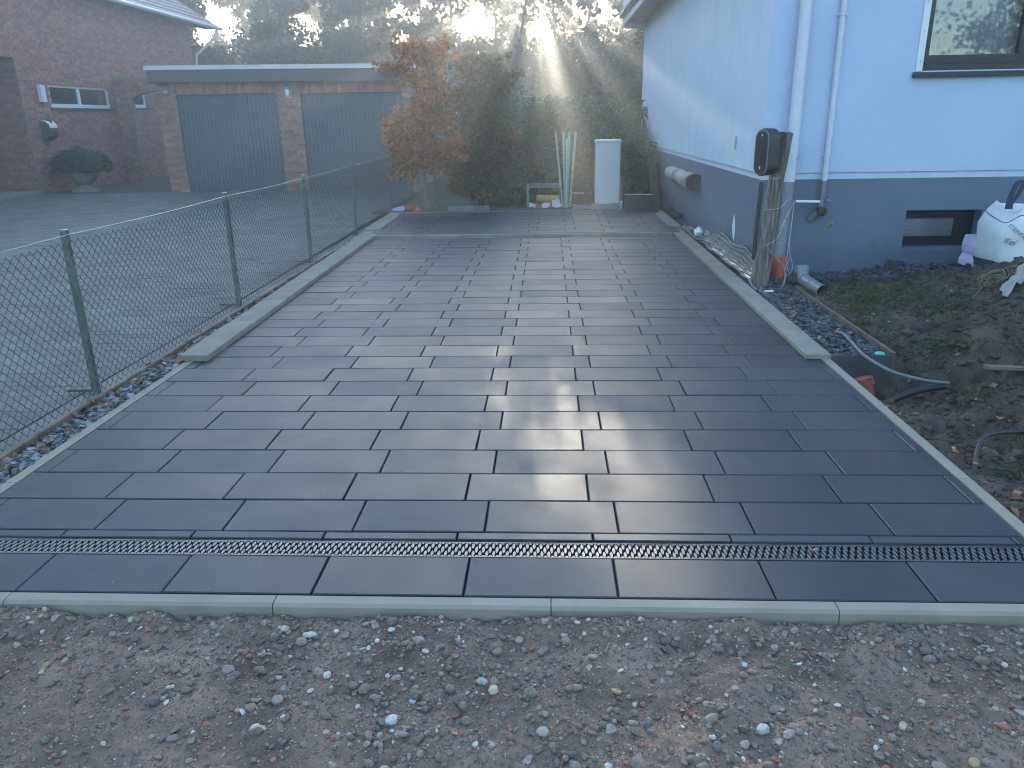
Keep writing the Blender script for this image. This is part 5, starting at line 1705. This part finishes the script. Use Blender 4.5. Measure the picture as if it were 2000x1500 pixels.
# row of granite setts
r_ = np.random.default_rng(20)
def sett(x0_, w, lab_side, mat="granite"):
    z0 = 0.088
    mb = MB()
    h = 0.085 + r_.normal(0, 0.006)
    mb.box(x0_ + 0.004, x0_ + w - 0.004, 12.06 + r_.normal(0, 0.008), 12.19, z0, z0 + h, 0.012)
    for i, v in enumerate(mb.v):
        mb.v[i] = (v[0] + r_.normal(0, 0.004), v[1] + r_.normal(0, 0.004), v[2] + (r_.normal(0, 0.004) if v[2] > z0 + 0.01 else 0))
    o = one("granite_sett", mb, mat, lab_side, "sett", "setts along the terrace edge " + ("by the beech" if "beech" in lab_side else "by the cabinet"))
x_ = -1.53
for w in (0.10, 0.12, 0.13, 0.135, 0.12, 0.10, 0.10):
    sett(x_, w, "rough granite sett in the row under the beech trees")
    x_ += w
x_ = 0.86
for w in (0.11, 0.14, 0.12, 0.17, 0.17, 0.19):
    sett(x_, w, "rough granite sett in the row before the grey cabinet")
    x_ += w
back = struct("back_edging", MB().box(-2.45, 2.5, 11.86, 11.92, -0.1, 0.093), "old_concrete")
strip = struct("back_soil", MB().box(-3.0, 2.8, 11.925, 12.5, -0.2, 0.086), "dug_soil")
t = thing("spray_can", "small blue and white spray can beside the cabinet", "can", (1.80, 12.0, 0.09))
link("can", MB().lathe([(0, 0), (0.03, 0), (0.03, 0.11), (0.018, 0.125), (0, 0.125)], (1.80, 12.0, 0.088), 12), "can_blue", t)
link("cap", MB().lathe([(0.02, 0), (0.02, 0.03), (0, 0.032)], (1.80, 12.0, 0.213), 10), "white_plastic", t)
t = thing("grey_panel", "dark grey slab panel stood upright at the terrace corner", "panel", (2.1, 11.83, 0.09))
link("sheet", MB().box(1.845, 2.36, 11.80, 11.84, 0.092, 0.368), "black_sheet", t)
link("edge_strip", MB().box(1.84, 2.365, 11.795, 11.845, 0.3685, 0.376), "cabinet_grey", t)
# tall folded black membrane leaning in the corner
vs_ = []
for i, z_ in enumerate(np.linspace(0.09, 0.93, 8)):
    tt = i / 7
    for k, (x_, y_) in enumerate([(2.375, 11.98), (2.42, 11.86), (2.475, 11.97), (2.53, 11.84), (2.60, 11.95)]):
        xx_ = x_ - tt * (0.12 if k < 2 else 0.13) + 0.012 * math.sin(i * 1.7 + k)
        vs_.append((xx_, y_ + 0.10 * tt + 0.012 * math.cos(i + k * 2), z_ + (0.03 * math.sin(k * 2) if i == 7 else 0)))
fs_ = [(i * 5 + k, i * 5 + k + 1, (i + 1) * 5 + k + 1, (i + 1) * 5 + k) for i in range(7) for k in range(4)]
one("black_membrane", MB().add(vs_, fs_, True), "black_sheet", "tall folded black membrane leaning against the plinth", "membrane")
# cloth-wrapped box on the plinth
def wrapped():
    t = thing("wrapped_pipe", "taupe cloth-wrapped duct fixed level on the grey plinth", "duct", (2.72, 11, 0.6))
    V, F = [], []
    n = 18
    sec = 26
    r = np.random.default_rng(33)
    for i in range(sec):
        q = i / (sec - 1)
        y_ = 11.95 - 2.15 * q
        rr = 0.118 + 0.006 * math.sin(q * 17) + 0.010 * math.exp(-((q - 0.45) / 0.02) ** 2) + 0.008 * math.exp(-((q - 0.52) / 0.02) ** 2) + 0.006 * math.exp(-((q - 0.85) / 0.03) ** 2)
        for k in range(n):
            a = 2 * math.pi * k / n
            w = 1 + 0.03 * math.sin(3 * a + q * 20) + r.normal(0, 0.008)
            V.append((2.70 + rr * w * math.cos(a) * 0.95, y_ + 0.02 * math.sin(a * 2 + 1), 0.755 + rr * w * math.sin(a)))
    F = [(i * n + k, i * n + (k + 1) % n, (i + 1) * n + (k + 1) % n, (i + 1) * n + k) for i in range(sec - 1) for k in range(n)]
    link("cloth", MB().add(V, F, True), "taupe_cloth", t)
    link("end_cap", MB().prism([(2.62, 0.66), (2.60, 0.75), (2.64, 0.85), (2.72, 0.875), (2.825, 0.86), (2.825, 0.63), (2.70, 0.63)], 'Y', 9.66, 9.805), "black_sheet", t)
    for yy_ in (10.98, 10.83):
        link("strap", MB().tube([(2.70 + 0.128 * math.cos(a), yy_, 0.755 + 0.130 * math.sin(a)) for a in np.linspace(0, 2 * math.pi, 20)], 0.006, 5), "fascia", t)
    return t
wrapped()
one("orange_tub", MB().lathe([(0.0, 0), (0.085, 0), (0.105, 0.11), (0.09, 0.11), (0.075, 0.02)], (-2.30, 12.15, 0.088), 14), "terracotta_red", "small orange-red plastic tub at the left kerb end", "tub")
tmp = MB()
tmp.add([(-2.24, 12.08, 0.09), (-2.13, 12.10, 0.092), (-2.10, 12.2, 0.10), (-2.16, 12.2, 0.19), (-2.24, 12.2, 0.15)], [(0, 1, 2, 3, 4)])
tmp.add([(-2.20, 12.05, 0.09), (-2.08, 12.06, 0.092), (-2.11, 12.12, 0.15)], [(0, 1, 2)])
one("orange_scrap", tmp, "orange_pvc", "crumpled orange plastic scrap beside the red tub", "scrap")
one("blue_sheet", MB().add([(-2.72, 12.25, 0.07), (-2.42, 12.18, 0.095), (-2.40, 12.45, 0.13), (-2.52, 12.5, 0.15), (-2.68, 12.5, 0.11)], [(0, 1, 2, 3, 4)]), "can_blue", "pale blue plastic sheet at the left kerb end", "sheet")

# ------------------------------------------------------------------ trees and shrubs
def tube_np(mb, pts, r0, r1, n=6):
    m_ = len(pts)
    mb.tube(pts, [r0 + (r1 - r0) * i / (m_ - 1) for i in range(m_)], n)

def tree(name, label, base, h, rad_, cb, nleaf, L, W, lm, bark="bark", sd=1, group=None, cat="tree", prof=None, trunks=1, r0=None, limbs=16, spread=0.35, lean=(0, 0), clump=0.55, squash=1.0):
    r = np.random.default_rng(sd)
    t = thing(name, label, cat, base, group)
    prof = prof or (lambda q: math.sin(math.pi * min(1, 0.15 + 0.85 * q)) ** 0.7)
    b = Vector(base)
    mb = MB()
    r0 = r0 or h * 0.018
    cen = []
    for tr_ in range(trunks):
        ox = (r.normal(0, 0.10), r.normal(0, 0.08)) if trunks > 1 else (0, 0)
        top = b + Vector((ox[0] * 2 + lean[0] * h, ox[1] * 2 + lean[1] * h, h * 0.97))
        pts = []
        for i in range(9):
            q = i / 8
            p = (b + Vector((ox[0], ox[1], -0.1))).lerp(top, q)
            pts.append(p + Vector((r.normal(0, 0.012), r.normal(0, 0.012), 0)) * h * (0.3 if i in (0, 8) else 1) * 0.6)
        tube_np(mb, pts, r0 * (1 if trunks == 1 else 0.7), r0 * 0.12, 7)
        for k in range(limbs // trunks):
            q = cb + (0.96 - cb) * ((k + r.random()) / (limbs // trunks))
            i = min(7, int(q * 8))
            p = pts[i].lerp(pts[i + 1], q * 8 - i)
            a = r.uniform(0, 2 * math.pi)
            ql = (q - cb) / (1 - cb)
            l = rad_ * prof(ql) * r.uniform(0.75, 1.1)
            d = Vector((math.cos(a), math.sin(a) * squash, r.uniform(0.1, 0.55)))
            e = p + d * l
            mid = p.lerp(e, 0.5) + Vector((0, 0, 0.08 * l))
            tube_np(mb, [p, mid, e], r0 * 0.35 * (1 - 0.6 * q), r0 * 0.06, 5)
            for s_ in range(5):
                qq = 0.30 + 0.72 * (s_ + r.random()) / 5
                c = p.lerp(e, qq) + Vector((r.normal(0, 1), r.normal(0, 1) * squash, r.normal(0, 0.6))) * l * 0.16
                cen.append((c.x, c.y, c.z, max(0.12 * rad_, l * spread * (1.15 - 0.4 * qq))))
    link("trunk", mb, bark, t)
    cen = np.array(cen)
    w = cen[:, 3] ** 1.5
    idx = r.choice(len(cen), nleaf, p=w / w.sum())
    dd = r.normal(size=(nleaf, 3))
    dd /= np.linalg.norm(dd, axis=1)[:, None]
    rr = cen[idx, 3][:, None] * (r.random((nleaf, 1)) ** clump)
    C = cen[idx, :3] + dd * rr * np.array([1, 1, 0.75])
    V, F = leaves(C, L, W, 0.15, r)
    link("crown", npmesh("crown", V, F), lm, t, "stuff")
    return t

beech_prof = lambda q: 0.92 + 0.10 * math.sin(q * 9) - 0.32 * q ** 2
tree("beech_tree", "orange-brown beech with two bare stems at the terrace corner", (-1.9, 12.75, 0.05), 3.15, 0.86, 0.24, 6600, 0.105, 0.068, "beech_orange", "pale_bark", 41, "beeches at the terrace corner", prof=beech_prof, trunks=2, r0=0.045, limbs=56, spread=0.34)
tree("beech_tree", "bushier olive and copper beech leafy to the ground behind the orange one", (-1.02, 13.35, 0.05), 3.05, 0.78, 0.06, 9500, 0.10, 0.064, "beech_olive", "pale_bark", 42, "beeches at the terrace corner", prof=lambda q: 0.9 * (1 - 0.35 * q ** 1.5), trunks=2, r0=0.04, limbs=60, spread=0.36)
rh = [((0.15, 14.6, 0.05), 2.05, 1.15, "dark rhododendron bush beside the copper beech", 51), ((1.0, 16.2, 0.05), 2.1, 1.2, "rhododendron bush behind the green stakes", 52),
      ((2.4, 17.2, 0.05), 1.85, 1.2, "lower rhododendron bush behind the grey cabinet", 53), ((-0.9, 17.4, 0.05), 2.5, 1.4, "tall rhododendron bush behind the beeches", 54),
      ((1.9, 15.0, 0.05), 1.45, 0.85, "small rhododendron bush right behind the cabinet", 55), ((4.2, 19.6, 0.05), 2.0, 1.5, "rhododendron bush at the far corner of the white house", 56)]
for (b_, h_, r__, lab, sd_) in rh:
    tree("rhododendron", lab, b_, h_, r__, 0.05, 5200, 0.16, 0.058, "rhododendron_leaf", "bark", sd_, "rhododendrons behind the terrace", "bush", prof=lambda q: 1.0 - 0.45 * q ** 2, trunks=3, r0=0.04, limbs=45, spread=0.4, clump=0.4)

# dense understorey trees of the wood
r_ = np.random.default_rng(77)
ud = [(-20.5, 36, 6.2, 3.0), (-16.3, 34, 5.8, 2.8), (-12.6, 37, 6.6, 3.0), (-9.3, 33, 5.6, 2.6), (-6.2, 36, 6.4, 2.7), (-3.4, 33, 5.4, 2.3), (-0.8, 36.5, 4.7, 2.2), (1.6, 33.5, 4.2, 2.0), (4.4, 35.5, 6.4, 2.6), (7.2, 32, 6.0, 2.5), (10.5, 35, 6.5, 3.0), (-24.5, 34, 6.6, 3.2), (4.6, 26, 5.2, 1.9)]
for i, (x_, y_, h_, q_) in enumerate(ud):
    tree("understorey_tree", "yellowing understorey tree at the front of the wood" if i % 3 == 1 else "green understorey tree at the front of the wood", (x_, y_, 0.1), h_ * r_.uniform(0.92, 1.08), q_, 0.06, 6500, 0.24, 0.16, "forest_autumn" if i % 3 == 1 else "forest_green", "bark", 100 + i, "understorey trees at the wood edge", prof=lambda q: 1.0 - 0.5 * q ** 2, r0=0.10, limbs=34, spread=0.42, clump=0.45)
# tall trees standing behind with light between the crowns
tl_ = [(-23, 47, 19), (-19.5, 43, 17), (-17.2, 50, 20), (-14.6, 44, 18), (-12.0, 48, 19), (-9.8, 43, 16), (-7.4, 49, 20), (-5.1, 44, 18), (-3.0, 50, 19), (-0.9, 45, 17), (0.9, 51, 20), (2.7, 44, 18), (4.9, 47, 19), (7.4, 43, 18), (10.5, 48, 20), (-27, 45, 20), (13.8, 45, 20), (-21.2, 56, 22), (-15.8, 57, 21), (-10.6, 56, 22), (-6.1, 57, 21), (-1.9, 58, 22), (1.9, 57, 21), (6.2, 56, 22)]
for i, (x_, y_, h_) in enumerate(tl_):
    tree("tall_tree", "tall green tree standing deep in the wood" if i % 3 else "tall yellowing tree standing deep in the wood", (x_, y_, 0.1), h_ * 0.66, 2.7, 0.12, 4600 if abs(x_) < 6.5 else 13000, 0.34, 0.22, "forest_green" if i % 3 else "forest_autumn", "bark", 200 + i, "tall trees of the wood", prof=lambda q: 0.75 + 0.35 * math.sin(q * 9), r0=0.19, limbs=30, spread=0.42, clump=0.5)

# ------------------------------------------------------------------ across the street, mirrored in the window
oh = thing("opposite_house", "pale house across the street mirrored in the dark-framed window", "house", (9, -26, -0.1))
om = MB()
wall_holes(om, 'Y', -24.0, 1.0, 17.0, -0.1, 5.6, [(5.2, 6.8, 2.6, 4.2), (11.2, 12.8, 2.6, 4.2), (8.0, 9.2, 0.0, 2.2)], -0.15)
om.add([(1, -24, -0.1), (1, -34, -0.1), (1, -34, 5.6), (1, -24, 5.6)], [(0, 1, 2, 3)])
om.add([(17, -24, -0.1), (17, -34, -0.1), (17, -34, 5.6), (17, -24, 5.6)], [(0, 1, 2, 3)])
link("wall", om, "curtain", oh)
link("roof", MB().prism([(-23.4, 5.5), (-29, 9.6), (-34.6, 5.5)], 'X', 0.6, 17.4), "roof_tile", oh)
for a in (5.2, 11.2):
    w_ = link("window", MB().box(a, a + 1.6, -24.12, -24.06, 2.6, 2.7).box(a, a + 1.6, -24.12, -24.06, 4.1, 4.2).box(a, a + 0.1, -24.12, -24.06, 2.7, 4.1).box(a + 1.5, a + 1.6, -24.12, -24.06, 2.7, 4.1).box(a + 0.75, a + 0.85, -24.12, -24.06, 2.7, 4.1), "white_plastic", oh)
    link("pane", MB().add([(a + 0.05, -24.1, 2.65), (a + 1.55, -24.1, 2.65), (a + 1.55, -24.1, 4.15), (a + 0.05, -24.1, 4.15)], [(0, 1, 2, 3)]), "dark_frame", w_)
link("door", MB().box(8.0, 9.2, -24.13, -24.08, 0.0, 2.2), "garage_door", oh)
for i, (x_, y_, h_, q_, lab) in enumerate([(8.3, -15.5, 6.5, 2.2, "street tree in front of the opposite house"), (-8.0, -22, 8.5, 3.4, "broad tree across the street beside the opposite house"), (-17, -23, 9.5, 3.8, "large tree across the street facing the brick house"), (22, -22, 9.0, 3.5, "tree at the far side of the opposite house"), (-1.5, -26, 9.5, 3.2, "tree close to the gable of the opposite house")]):
    tree("street_tree", lab, (x_, y_, -0.1), h_, q_, 0.22, 3600, 0.26, 0.18, "forest_autumn" if i % 2 else "forest_green", "bark", 300 + i, "trees across the street", r0=0.14, limbs=30, spread=0.45)

# ------------------------------------------------------------------ morning haze in the air
hz = bpy.data.materials.new("haze_air")
hz.use_nodes = True
nt = hz.node_tree
nt.nodes.clear()
out = nt.nodes.new("ShaderNodeOutputMaterial")
pv = nt.nodes.new("ShaderNodeVolumePrincipled")
pv.inputs["Color"].default_value = (0.93, 0.98, 1.0, 1)
pv.inputs["Density"].default_value = HAZE
pv.inputs["Anisotropy"].default_value = 0.72
nt.links.new(pv.outputs[0], out.inputs["Volume"])
hb = link("haze", MB().box(-75, 75, -48, 115, -1.7, 22.5), hz, None, "stuff", "pale morning haze hanging between the houses and the wood", "haze")
